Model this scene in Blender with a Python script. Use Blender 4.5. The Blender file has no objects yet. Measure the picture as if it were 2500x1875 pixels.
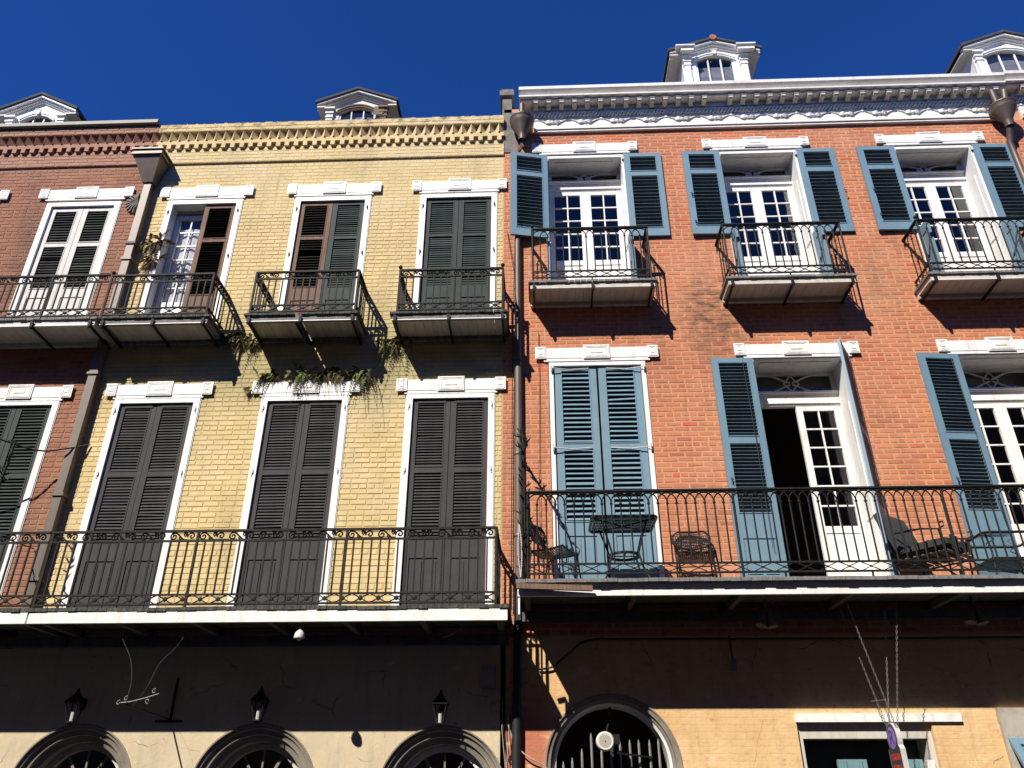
import bpy, math, random
from mathutils import Vector, Matrix
RND = random.Random(11)
rad = math.radians
sc = bpy.context.scene
COL = sc.collection

# ------------------------------------------------------------------ camera, sky, sun, exposure
cam_d = bpy.data.cameras.new('camera'); cam = bpy.data.objects.new('camera', cam_d); COL.objects.link(cam)
CAM = Vector((0, -9.5, 1.6)); YAW, PITCH, FPX = rad(-2.15), rad(28.14), 1900.0
cam.location = CAM; cam.rotation_euler = (rad(90) + PITCH, 0, -YAW)
cam_d.sensor_width = 36; cam_d.lens = FPX / 2500 * 36; cam_d.clip_start = .05; cam_d.clip_end = 2000
sc.camera = cam
SUN = Vector((.58, 1.0, -1.07)).normalized()            # direction the light travels
elev = math.asin(-SUN.z); azim = math.atan2(-SUN.x, -SUN.y)   # compass azimuth of the sun, from +Y
world = bpy.data.worlds.new('World'); sc.world = world; world.use_nodes = True
wn = world.node_tree.nodes; wl = world.node_tree.links
sky = wn.new('ShaderNodeTexSky'); sky.sky_type = 'NISHITA'; sky.sun_disc = False
sky.sun_elevation = elev; sky.sun_rotation = azim
sky.altitude = 1500; sky.air_density = 1.0; sky.dust_density = 0.0; sky.ozone_density = 4.0
bg = wn['Background']; bg.inputs['Strength'].default_value = .05
tint = wn.new('ShaderNodeMix'); tint.data_type = 'RGBA'; tint.blend_type = 'MULTIPLY'; tint.inputs[0].default_value = 1.0
tint.inputs[7].default_value = (.30, .88, 1.98, 1)        # the deep polarised blue of the photograph, over the whole sky
wl.new(sky.outputs[0], tint.inputs[6]); wl.new(tint.outputs[2], bg.inputs['Color'])
sun_d = bpy.data.lights.new('sun', 'SUN'); sun = bpy.data.objects.new('sun', sun_d); COL.objects.link(sun)
sun_d.energy = 5.0; sun_d.angle = rad(.5); sun_d.color = (1, .95, .87)
sun.rotation_euler = SUN.to_track_quat('-Z', 'Y').to_euler(); sun.location = (-6, -12, 14)
vs = sc.view_settings; vs.view_transform = 'Standard'; vs.look = 'None'; vs.gamma = 1; vs.exposure = .5; vs.use_curve_mapping = False
sc.render.engine = 'CYCLES'
sc.cycles.max_bounces = 6; sc.cycles.transparent_max_bounces = 12

# ------------------------------------------------------------------ materials
class NT:
    def __init__(s, m):
        m.use_nodes = True; s.t = m.node_tree; s.n = s.t.nodes; s.l = s.t.links
        s.b = s.n['Principled BSDF']; s.geo = s.n.new('ShaderNodeNewGeometry')
    def pos(s, stretch=(1, 1, 1)):
        mp = s.n.new('ShaderNodeMapping'); mp.inputs['Scale'].default_value = stretch
        s.l.new(s.geo.outputs['Position'], mp.inputs['Vector']); return mp.outputs[0]
    def noise(s, scale, stretch=(1, 1, 1), detail=4, rough=.6):
        n = s.n.new('ShaderNodeTexNoise'); n.inputs['Scale'].default_value = scale
        n.inputs['Detail'].default_value = detail; n.inputs['Roughness'].default_value = rough
        s.l.new(s.pos(stretch), n.inputs['Vector']); return n.outputs['Fac']
    def ramp(s, fac, stops):
        r = s.n.new('ShaderNodeValToRGB'); e = r.color_ramp.elements
        while len(e) < len(stops): e.new(.5)
        for k, (p, c) in enumerate(stops):
            e[k].position = p; e[k].color = (*c, 1) if isinstance(c, (tuple, list)) else (c, c, c, 1)
        s.l.new(fac, r.inputs[0]); return r.outputs[0]
    def mix(s, fac, a, b, mode='MIX'):
        m = s.n.new('ShaderNodeMix'); m.data_type = 'RGBA'; m.blend_type = mode
        for sock, v in ((m.inputs[0], fac), (m.inputs[6], a), (m.inputs[7], b)):
            if hasattr(v, 'links'): s.l.new(v, sock)
            elif isinstance(v, (int, float)): sock.default_value = v if sock is m.inputs[0] else (v, v, v, 1)
            else: sock.default_value = (*v, 1)
        return m.outputs[2]
    def math(s, op, a, b=0.0, c=None):
        m = s.n.new('ShaderNodeMath'); m.operation = op
        for i, v in enumerate((a, b, c)):
            if v is None: continue
            if hasattr(v, 'links'): s.l.new(v, m.inputs[i])
            else: m.inputs[i].default_value = v
        return m.outputs[0]
    def maprange(s, v, a, b, c=0., d=1.):
        m = s.n.new('ShaderNodeMapRange')
        for i, x in enumerate((None, a, b, c, d)):
            if i: m.inputs[i].default_value = x
        s.l.new(v, m.inputs[0]); return m.outputs[0]
    def sep(s):
        x = s.n.new('ShaderNodeSeparateXYZ'); s.l.new(s.geo.outputs['Position'], x.inputs[0]); return x.outputs
    def bump(s, h, strength=.4, dist=.01):
        b = s.n.new('ShaderNodeBump'); b.inputs['Strength'].default_value = strength; b.inputs['Distance'].default_value = dist
        s.l.new(h, b.inputs['Height']); s.l.new(b.outputs[0], s.b.inputs['Normal'])
    def color(s, c):
        if hasattr(c, 'links'): s.l.new(c, s.b.inputs['Base Color'])
        else: s.b.inputs['Base Color'].default_value = (*c, 1)
    def rnd(s):
        a = s.n.new('ShaderNodeAttribute'); a.attribute_name = 'rnd'
        o = s.n.new('ShaderNodeObjectInfo')
        return s.math('FRACT', s.math('ADD', a.outputs['Fac'], o.outputs['Random']))

def paint(name, col, rough=.55, col2=None, scale=3., stretch=(1, 1, 1), bump=.15, bscale=60., lo=.42, hi=.68, metal=0., chips=None, chipscale=14., chipstretch=(1, 1, 1), chip_at=(.66, .70), spec=.5, grime=None, gk=.45, extra=None):
    """paint or plain stuff: base colour, a second worn tone in noise patches, optional chips, fine relief"""
    m = bpy.data.materials.new(name); t = NT(m)
    c = col
    col2 = col2 or tuple(x * .78 for x in col)
    c = t.mix(t.ramp(t.noise(scale, stretch), [(lo, 0.), (hi, 1.)]), col, col2)
    c = t.mix(t.ramp(t.noise(scale * 9, stretch), [(.35, 0.), (.8, .35)]), c, tuple(x * .7 for x in col))
    if grime:      # vertical run-off streaks and grimy patches
        c = t.mix(t.ramp(t.noise(7, (1.6, 1.6, .22), 6, .65), [(.5, 0.), (.74, gk)]), c, grime)
        c = t.mix(t.ramp(t.noise(2.1, (1, 1, 1), 6, .7), [(.54, 0.), (.72, gk * .8)]), c, grime)
    if chips:
        c = t.mix(t.ramp(t.noise(chipscale, chipstretch, 6, .7), [(chip_at[0], 0.), (chip_at[1], 1.)]), c, chips)
    if extra: c = extra(t, c)
    t.color(c); t.b.inputs['Roughness'].default_value = rough; t.b.inputs['Metallic'].default_value = metal; t.b.inputs['Specular IOR Level'].default_value = spec
    if bump: t.bump(t.noise(bscale, stretch), bump, .006)
    return m

def brick_mat(name, stops, mortar_wash, stain=None, extra=None, bump=.5):
    m = bpy.data.materials.new(name); t = NT(m)
    c = t.ramp(t.rnd(), stops)
    c = t.mix(t.ramp(t.noise(55, (1, 1, 1), 5), [(.35, 0.), (.75, .55)]), c, mortar_wash)
    c = t.mix(t.ramp(t.noise(9, (1, 1, 1.5), 5), [(.55, 0.), (.78, .6)]), c, mortar_wash)
    c = t.mix(t.ramp(t.noise(1.3, (1, 1, .6), 4), [(.45, 0.), (.75, .45)]), c, tuple(x * .62 for x in stops[0][1]))
    if extra: c = extra(t, c)
    t.color(c); t.b.inputs['Roughness'].default_value = .88
    t.bump(t.noise(70, (1, 1, 1), 6), bump, .006)
    return m

def weather(t, c, dark, pale, kd=.5, kp=.4):
    """large-scale life of an old wall: soot clouds, run-off streaks, faded and repointed patches"""
    c = t.mix(t.ramp(t.noise(.55, (1, 1, 1.2), 5, .6), [(.50, 0.), (.72, kp)]), c, pale)
    c = t.mix(t.ramp(t.noise(1.1, (1.4, 1, .35), 6, .65), [(.52, 0.), (.70, kd)]), c, dark)
    c = t.mix(t.ramp(t.noise(4.5, (2.2, 1, .16), 5, .6), [(.56, 0.), (.74, kd * .8)]), c, dark)
    return t.mix(t.ramp(t.noise(2.6, (1, 1, 2.2), 6, .7), [(.58, 0.), (.70, kp)]), c, pale)
def extra_orange(t, c):
    x, y, z = t.sep()
    c = weather(t, c, (.21, .09, .053), (.60, .325, .19), .55, .5)
    # the soot stain beside the middle upper balcony and smaller grey washes
    d = t.math('ADD', t.math('POWER', t.math('MULTIPLY', t.math('SUBTRACT', x, 2.55), 1.6), 2), t.math('POWER', t.math('MULTIPLY', t.math('SUBTRACT', z, 7.75), 1.25), 2))
    k = t.math('MULTIPLY', t.maprange(d, .05, 1.1, 1.3, 0.), t.ramp(t.noise(5, (1, 1, 2.2), 6), [(.38, 0.), (.6, 1.)]))
    c = t.mix(t.math('MULTIPLY', k, .72), c, (.115, .062, .036))
    d2 = t.math('ADD', t.math('POWER', t.math('MULTIPLY', t.math('SUBTRACT', x, 5.05), 1.7), 2), t.math('POWER', t.math('SUBTRACT', z, 8.25), 2))
    k2 = t.math('MULTIPLY', t.maprange(d2, .0, .6, 1., 0.), t.ramp(t.noise(4, (1, 1, 2.2), 5), [(.4, 0.), (.65, 1.)]))
    return t.mix(t.math('MULTIPLY', k2, .6), c, (.30, .20, .11))

def extra_yellow(t, c):
    x, y, z = t.sep()
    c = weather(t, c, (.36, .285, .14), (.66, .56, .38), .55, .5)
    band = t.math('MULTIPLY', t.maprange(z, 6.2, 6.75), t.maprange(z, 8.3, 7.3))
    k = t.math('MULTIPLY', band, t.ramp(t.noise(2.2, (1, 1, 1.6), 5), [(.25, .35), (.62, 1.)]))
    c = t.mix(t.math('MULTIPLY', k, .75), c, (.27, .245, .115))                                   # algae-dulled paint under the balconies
    top = t.maprange(z, 10.3, 10.6)
    w = t.math('MULTIPLY', top, t.ramp(t.noise(11, (1, 1, 2.5), 6, .7), [(.52, 0.), (.64, 1.)]))
    c = t.mix(t.math('MULTIPLY', w, .6), c, (.46, .35, .21))                                      # thin paint by the parapet
    chip = t.ramp(t.noise(6, (1, 1, 3.2), 3, .5), [(.725, 0.), (.735, 1.)])
    c = t.mix(t.math('MULTIPLY', chip, t.maprange(z, 9.8, 10.4, .15, 1.)), c, (.42, .13, .06))
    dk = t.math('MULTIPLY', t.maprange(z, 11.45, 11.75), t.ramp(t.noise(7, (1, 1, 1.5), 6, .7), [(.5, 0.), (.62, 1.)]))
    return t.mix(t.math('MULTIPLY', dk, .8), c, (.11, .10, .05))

def extra_red(t, c):
    x, y, z = t.sep()
    c = weather(t, c, (.10, .05, .035), (.36, .20, .13), .5, .35)
    w = t.math('MULTIPLY', t.maprange(z, 10.85, 10.95), t.ramp(t.noise(8, (1, 1, 2.), 6, .7), [(.3, .3), (.6, 1.)]))
    return t.mix(t.math('MULTIPLY', w, .7), c, (.40, .235, .155))

M = {}
M['brick_orange'] = brick_mat('orange_brick', [(0., (.46, .145, .066)), (.45, (.515, .172, .079)), (.8, (.56, .195, .09)), (.94, (.36, .105, .055)), (.993, (.58, .095, .03))], (.52, .205, .10), extra=extra_orange)
M['mortar_orange'] = paint('orange_mortar', (.56, .285, .155), .9, (.49, .235, .125), 4, bump=.5, bscale=90, extra=extra_orange)
M['brick_yellow'] = brick_mat('yellow_painted_brick', [(0., (.625, .47, .21)), (.5, (.65, .49, .23)), (1., (.675, .515, .255))], (.61, .49, .27), extra=extra_yellow, bump=.35)
M['mortar_yellow'] = paint('yellow_painted_mortar', (.57, .43, .185), .9, (.50, .38, .17), 3, bump=.5, bscale=80, extra=extra_yellow)
M['brick_red'] = brick_mat('dull_red_brick', [(0., (.235, .08, .043)), (.5, (.285, .102, .055)), (1., (.33, .125, .07))], (.35, .18, .105), extra=extra_red)
M['mortar_red'] = paint('red_wall_mortar', (.33, .18, .105), .9, (.25, .125, .072), 4, bump=.5, bscale=90, extra=extra_red)
M['white'] = paint('white_paint', (.80, .78, .74), .5, (.76, .735, .69), 2.5, bump=.1, bscale=35, grime=(.50, .455, .38), gk=.62, chips=(.50, .46, .41), chipscale=34, chip_at=(.71, .76))
M['white_worn'] = paint('worn_white_paint', (.62, .585, .53), .65, (.50, .47, .42), 4, (6, 6, 1), .25, 30, chips=(.22, .17, .13), chipscale=22, chipstretch=(1, 1, .35), chip_at=(.68, .72))
M['white_cornice'] = paint('cornice_paint', (.80, .77, .71), .6, (.70, .66, .59), 3, (1, 1, 2.5), .25, 30, chips=(.28, .24, .20), chipscale=16, chipstretch=(.5, 1, 2), chip_at=(.69, .74), grime=(.42, .38, .32), gk=.4)
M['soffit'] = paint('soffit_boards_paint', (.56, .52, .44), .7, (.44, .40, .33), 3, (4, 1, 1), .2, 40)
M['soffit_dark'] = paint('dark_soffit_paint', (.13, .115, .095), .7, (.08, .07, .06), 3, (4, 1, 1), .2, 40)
M['deck_grey'] = paint('grey_deck_paint', (.21, .20, .19), .8, (.13, .125, .115), 6, (4, 1, 1), .4, 60, spec=.2)
M['deck_dark'] = paint('weathered_dark_deck', (.045, .048, .043), .85, (.13, .125, .10), 6, (5, 1, 1), .5, 60, spec=.2)
M['charcoal'] = paint('charcoal_shutter_paint', (.046, .044, .045), .6, (.058, .055, .054), 3, (1, 1, .3), .15, 60, chips=(.12, .105, .095), chipscale=30, chipstretch=(1, 1, .12), chip_at=(.70, .76), spec=.15, grime=(.085, .075, .066), gk=.35)
M['green'] = paint('dark_green_shutter_paint', (.029, .041, .037), .6, (.036, .05, .045), 3, (1, 1, .3), .15, 60, chips=(.20, .19, .16), chipscale=30, chipstretch=(.3, 1, 1.5), chip_at=(.735, .755), spec=.15, grime=(.06, .068, .058), gk=.35)
M['green_grey'] = paint('grey_green_shutter_paint', (.045, .054, .049), .6, (.033, .04, .037), 3, (1, 1, .3), .15, 60, spec=.2)
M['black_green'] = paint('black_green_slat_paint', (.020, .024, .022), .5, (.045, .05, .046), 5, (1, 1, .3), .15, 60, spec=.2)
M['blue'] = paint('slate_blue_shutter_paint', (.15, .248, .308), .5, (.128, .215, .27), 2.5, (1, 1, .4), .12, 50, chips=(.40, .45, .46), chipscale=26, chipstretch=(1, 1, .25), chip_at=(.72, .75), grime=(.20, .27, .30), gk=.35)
M['blue_shaded'] = paint('shaded_blue_slat_paint', (.085, .135, .163), .55, (.065, .105, .128), 4, (1, 1, .4), .12, 50, spec=.25)  # slats of open leaves: shade on their undersides put into a darker blue
M['wood'] = paint('bare_weathered_wood', (.20, .115, .07), .85, (.115, .07, .05), 5, (8, 8, .5), .5, 30, chips=(.30, .21, .15), chipscale=18, chipstretch=(2, 1, .12), chip_at=(.58, .70))
M['wood_dark'] = paint('dark_rotten_slat_wood', (.025, .02, .018), .85, (.07, .055, .045), 9, (.5, 1, 6), .4, 30, lo=.55, hi=.75, spec=.1)
M['iron'] = paint('black_painted_iron', (.011, .011, .0115), .6, (.022, .018, .015), 12, bump=.25, bscale=90, spec=.2)
M['iron_brown'] = paint('rusty_brown_iron', (.014, .012, .0105), .65, (.03, .022, .016), 10, bump=.3, bscale=90, spec=.2)
M['furn_iron'] = paint('black_furniture_metal', (.014, .014, .015), .35, (.02, .02, .02), 12, bump=.1, spec=.35)
M['copper'] = paint('brown_downspout_metal', (.135, .10, .075), .5, (.10, .075, .058), 3, (1, 1, .3), .15, 40, metal=.25)
M['copper_tan'] = paint('tan_downspout_metal', (.145, .112, .084), .5, (.11, .085, .064), 3, (1, 1, .3), .15, 40, metal=.15)
M['patina'] = paint('patinated_copper', (.20, .25, .20), .6, (.24, .19, .14), 3, (1, 1, 1), .2, 40, lo=.35, hi=.6)
M['cement'] = paint('grey_weathered_render', (.21, .185, .16), .9, (.10, .092, .085), 6, bump=.6, bscale=30, chips=(.36, .33, .30), chipscale=12)
M['stucco_cream'] = None
M['stucco_trim'] = paint('worn_stone_moulding', (.25, .215, .17), .9, (.17, .145, .115), 4, bump=.4, bscale=30)
M['slate'] = paint('roof_slate', (.055, .05, .048), .8, (.085, .075, .07), 5, bump=.5, bscale=40, spec=.2)
M['interior'] = paint('dim_room_plaster', (.14, .115, .09), .9, (.10, .08, .065), 2, bump=0)
M['reflection_sheet'] = paint('white_reflection_sheet', (.80, .80, .80), .9, (.62, .64, .68), 3.5, bump=.2, bscale=20, lo=.5, hi=.7)  # white sheet standing in for the bright reflection in the open window
M['blind_reflection'] = paint('blind_reflection_grey', (.30, .30, .33), .9, (.19, .19, .23), 5, (1, 1, 2), .2, 20, lo=.4, hi=.6)  # blind cloth, its grey also painted for the pale reflection in dormer panes
M['cushion'] = paint('charcoal_cushion_fabric', (.028, .028, .029), .95, (.036, .036, .036), 8, bump=.3, bscale=120)
M['slatwood'] = paint('brown_seat_slats', (.16, .12, .075), .8, (.10, .075, .05), 6, (1, 6, 1), .3, 40)
M['lamp_white'] = paint('white_enamel', (.72, .68, .60), .35, (.62, .58, .50), 6, bump=0)
M['flood_grey'] = paint('grey_cast_metal', (.26, .245, .22), .5, (.2, .19, .17), 6, bump=.1)
M['terracotta'] = paint('terracotta_ridge', (.38, .12, .07), .85, (.3, .09, .05), 8, bump=.3)
M['cable'] = paint('black_cable_sheath', (.012, .012, .012), .6, (.02, .02, .02), 8, bump=0)
M['cable_pale'] = paint('pale_cable_sheath', (.42, .38, .31), .7, (.3, .27, .22), 8, bump=0)
M['chain'] = paint('galvanised_chain', (.28, .26, .24), .5, (.20, .16, .12), 20, bump=.1, metal=.4)
M['sign_black'] = paint('sign_face_black', (.035, .028, .033), .5, (.05, .04, .045), 8, bump=.05)
M['sign_grey'] = paint('sign_edge_grey', (.55, .53, .50), .5, (.45, .43, .40), 8, bump=.05)
M['sign_purple'] = paint('sign_purple', (.23, .15, .46), .5, (.20, .13, .40), 8, bump=.05)
M['sign_violet'] = paint('sign_dark_violet', (.06, .03, .13), .5, (.05, .03, .1), 8, bump=.05)
M['sign_red'] = paint('sign_red', (.48, .04, .035), .5, (.36, .03, .03), 8, bump=.05)
M['beads'] = paint('pearl_beads', (.75, .72, .66), .25, (.65, .62, .58), 20, bump=0)
M['fern'] = paint('fern_leaf', (.085, .13, .03), .6, (.17, .16, .05), 16, bump=0, lo=.4, hi=.6)
M['fern_dry'] = paint('dry_fern_leaf', (.20, .12, .06), .8, (.12, .10, .045), 16, bump=0, lo=.4, hi=.6)
M['asphalt'] = paint('street_asphalt', (.05, .05, .05), .9, (.06, .058, .055), 3, bump=.4, bscale=80)
M['pavement'] = paint('concrete_pavement', (.16, .15, .14), .9, (.13, .125, .115), 2, bump=.3, bscale=40)
M['door_paint'] = paint('teal_door_paint', (.16, .27, .29), .5, (.14, .24, .26), 3, bump=.1)
M['dark_brick'] = paint('dark_brick_row', (.27, .175, .115), .9, (.33, .22, .15), 4, bump=.4, bscale=30)
M['dark_door'] = paint('dark_green_door_paint', (.02, .03, .028), .5, (.03, .04, .036), 3, bump=.1)

def cracks(t, c, col, scale, thr, k):
    v = t.n.new('ShaderNodeTexVoronoi'); v.feature = 'DISTANCE_TO_EDGE'; v.inputs['Scale'].default_value = scale
    nz = t.n.new('ShaderNodeTexNoise'); nz.inputs['Scale'].default_value = 6.; t.l.new(t.geo.outputs['Position'], nz.inputs['Vector'])
    mx = t.n.new('ShaderNodeMix'); mx.data_type = 'VECTOR'; mx.inputs[0].default_value = .12; t.l.new(t.geo.outputs['Position'], mx.inputs[4]); t.l.new(nz.outputs['Color'], mx.inputs[5]); t.l.new(mx.outputs[1], v.inputs['Vector'])
    line = t.math('LESS_THAN', v.outputs['Distance'], thr)
    return t.mix(t.math('MULTIPLY', t.math('MULTIPLY', line, t.ramp(t.noise(1.7), [(.5, 0.), (.58, 1.)])), k), c, col)
def stucco_cream():
    m = bpy.data.materials.new('cream_stucco'); t = NT(m)
    c = t.mix(t.ramp(t.noise(1.2), [(.35, 0.), (.65, 1.)]), (.60, .485, .315), (.52, .425, .28))
    c = t.mix(t.ramp(t.noise(6, (1.5, 1, .3), 6, .65), [(.5, 0.), (.72, .5)]), c, (.36, .31, .225))
    c = t.mix(t.ramp(t.noise(4.2, (1, 1, 1.4), 6, .7), [(.63, 0.), (.66, .8)]), c, (.63, .58, .47))
    c = t.mix(t.ramp(t.noise(7.5, (1, 1, 1), 5, .6), [(.69, 0.), (.705, .9)]), c, (.25, .20, .15))
    c = cracks(t, c, (.20, .165, .12), 1.6, .006, .8)
    t.color(c); t.b.inputs['Roughness'].default_value = .92; t.bump(t.noise(16, (1, 1, 1), 6), .4, .012); return m
M['stucco_cream'] = stucco_cream()
def stucco_orange():
    m = bpy.data.materials.new('ochre_stucco_over_brick'); t = NT(m)
    c = t.mix(t.ramp(t.noise(1.4), [(.35, 0.), (.65, 1.)]), (.60, .38, .17), (.68, .46, .235))
    c = t.mix(t.ramp(t.noise(7, (1, 1, 2), 6), [(.5, 0.), (.72, .6)]), c, (.50, .29, .13))
    x, y, z = t.sep()
    near = t.math('MULTIPLY', t.maprange(x, .35, -.05), t.maprange(z, 2.9, 2.3))
    worn = t.math('MULTIPLY', t.ramp(t.noise(4, (1, 1, 1.6), 5), [(.33, 0.), (.42, 1.)]), near)
    spots = t.ramp(t.noise(5.5, (1, 1, 2.4), 6, .65), [(.60, 0.), (.68, 1.)])
    c = t.mix(t.math('MAXIMUM', worn, t.math('MULTIPLY', spots, .75)), c, (.46, .15, .085))
    br = t.n.new('ShaderNodeTexBrick'); br.inputs['Scale'].default_value = 1.
    for k, v in (('Mortar Size', .008), ('Brick Width', .213), ('Row Height', .073), ('Mortar Smooth', .4)): br.inputs[k].default_value = v
    mp = t.n.new('ShaderNodeCombineXYZ'); t.l.new(x, mp.inputs[0]); t.l.new(z, mp.inputs[1]); t.l.new(mp.outputs[0], br.inputs['Vector'])
    crack = t.ramp(t.noise(2.5, (1, 1, 1), 3), [(.52, 0.), (.66, .3)])
    c = t.mix(t.math('MULTIPLY', br.outputs['Fac'], crack), c, (.42, .27, .13))
    c = t.mix(t.ramp(t.noise(5, (1.6, 1, .25), 6, .65), [(.52, 0.), (.74, .45)]), c, (.36, .22, .11))
    c = t.mix(t.ramp(t.noise(3.1, (1, 1, 1.4), 6, .7), [(.60, 0.), (.64, .55)]), c, (.70, .53, .31))
    c = cracks(t, c, (.27, .16, .08), 1.4, .006, .8)
    t.color(c); t.b.inputs['Roughness'].default_value = .92
    t.bump(t.math('ADD', t.math('MULTIPLY', t.math('SUBTRACT', 1., br.outputs['Fac']), .12), t.noise(18, (1, 1, 1), 6)), .45, .012)
    return m
M['stucco_orange'] = stucco_orange()

def glass(name, tint=.75, gloss=1.0):
    m = bpy.data.materials.new(name); m.use_nodes = True; t = m.node_tree; t.nodes.remove(t.nodes['Principled BSDF'])
    out = t.nodes['Material Output']
    tr = t.nodes.new('ShaderNodeBsdfTransparent'); tr.inputs[0].default_value = (tint, tint, tint, 1)
    gl = t.nodes.new('ShaderNodeBsdfGlossy'); gl.inputs['Roughness'].default_value = .03; gl.inputs[0].default_value = (gloss, gloss, gloss, 1)
    lw = t.nodes.new('ShaderNodeLayerWeight'); lw.inputs['Blend'].default_value = .5
    pw = t.nodes.new('ShaderNodeMath'); pw.operation = 'POWER'; pw.inputs[1].default_value = 4.; t.links.new(lw.outputs['Facing'], pw.inputs[0])
    fr = t.nodes.new('ShaderNodeMath'); fr.operation = 'MULTIPLY_ADD'; fr.inputs[1].default_value = .9; fr.inputs[2].default_value = .035; t.links.new(pw.outputs[0], fr.inputs[0])
    nz = t.nodes.new('ShaderNodeTexNoise'); nz.inputs['Scale'].default_value = 2.5
    geo = t.nodes.new('ShaderNodeNewGeometry'); t.links.new(geo.outputs['Position'], nz.inputs['Vector'])
    bp = t.nodes.new('ShaderNodeBump'); bp.inputs['Strength'].default_value = .06; bp.inputs['Distance'].default_value = .05
    t.links.new(nz.outputs[0], bp.inputs['Height']); t.links.new(bp.outputs[0], gl.inputs['Normal'])
    mx = t.nodes.new('ShaderNodeMixShader'); t.links.new(fr.outputs[0], mx.inputs[0]); t.links.new(tr.outputs[0], mx.inputs[1]); t.links.new(gl.outputs[0], mx.inputs[2])
    t.links.new(mx.outputs[0], out.inputs['Surface']); return m
M['glass'] = glass('window_glass', .90)

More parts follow.
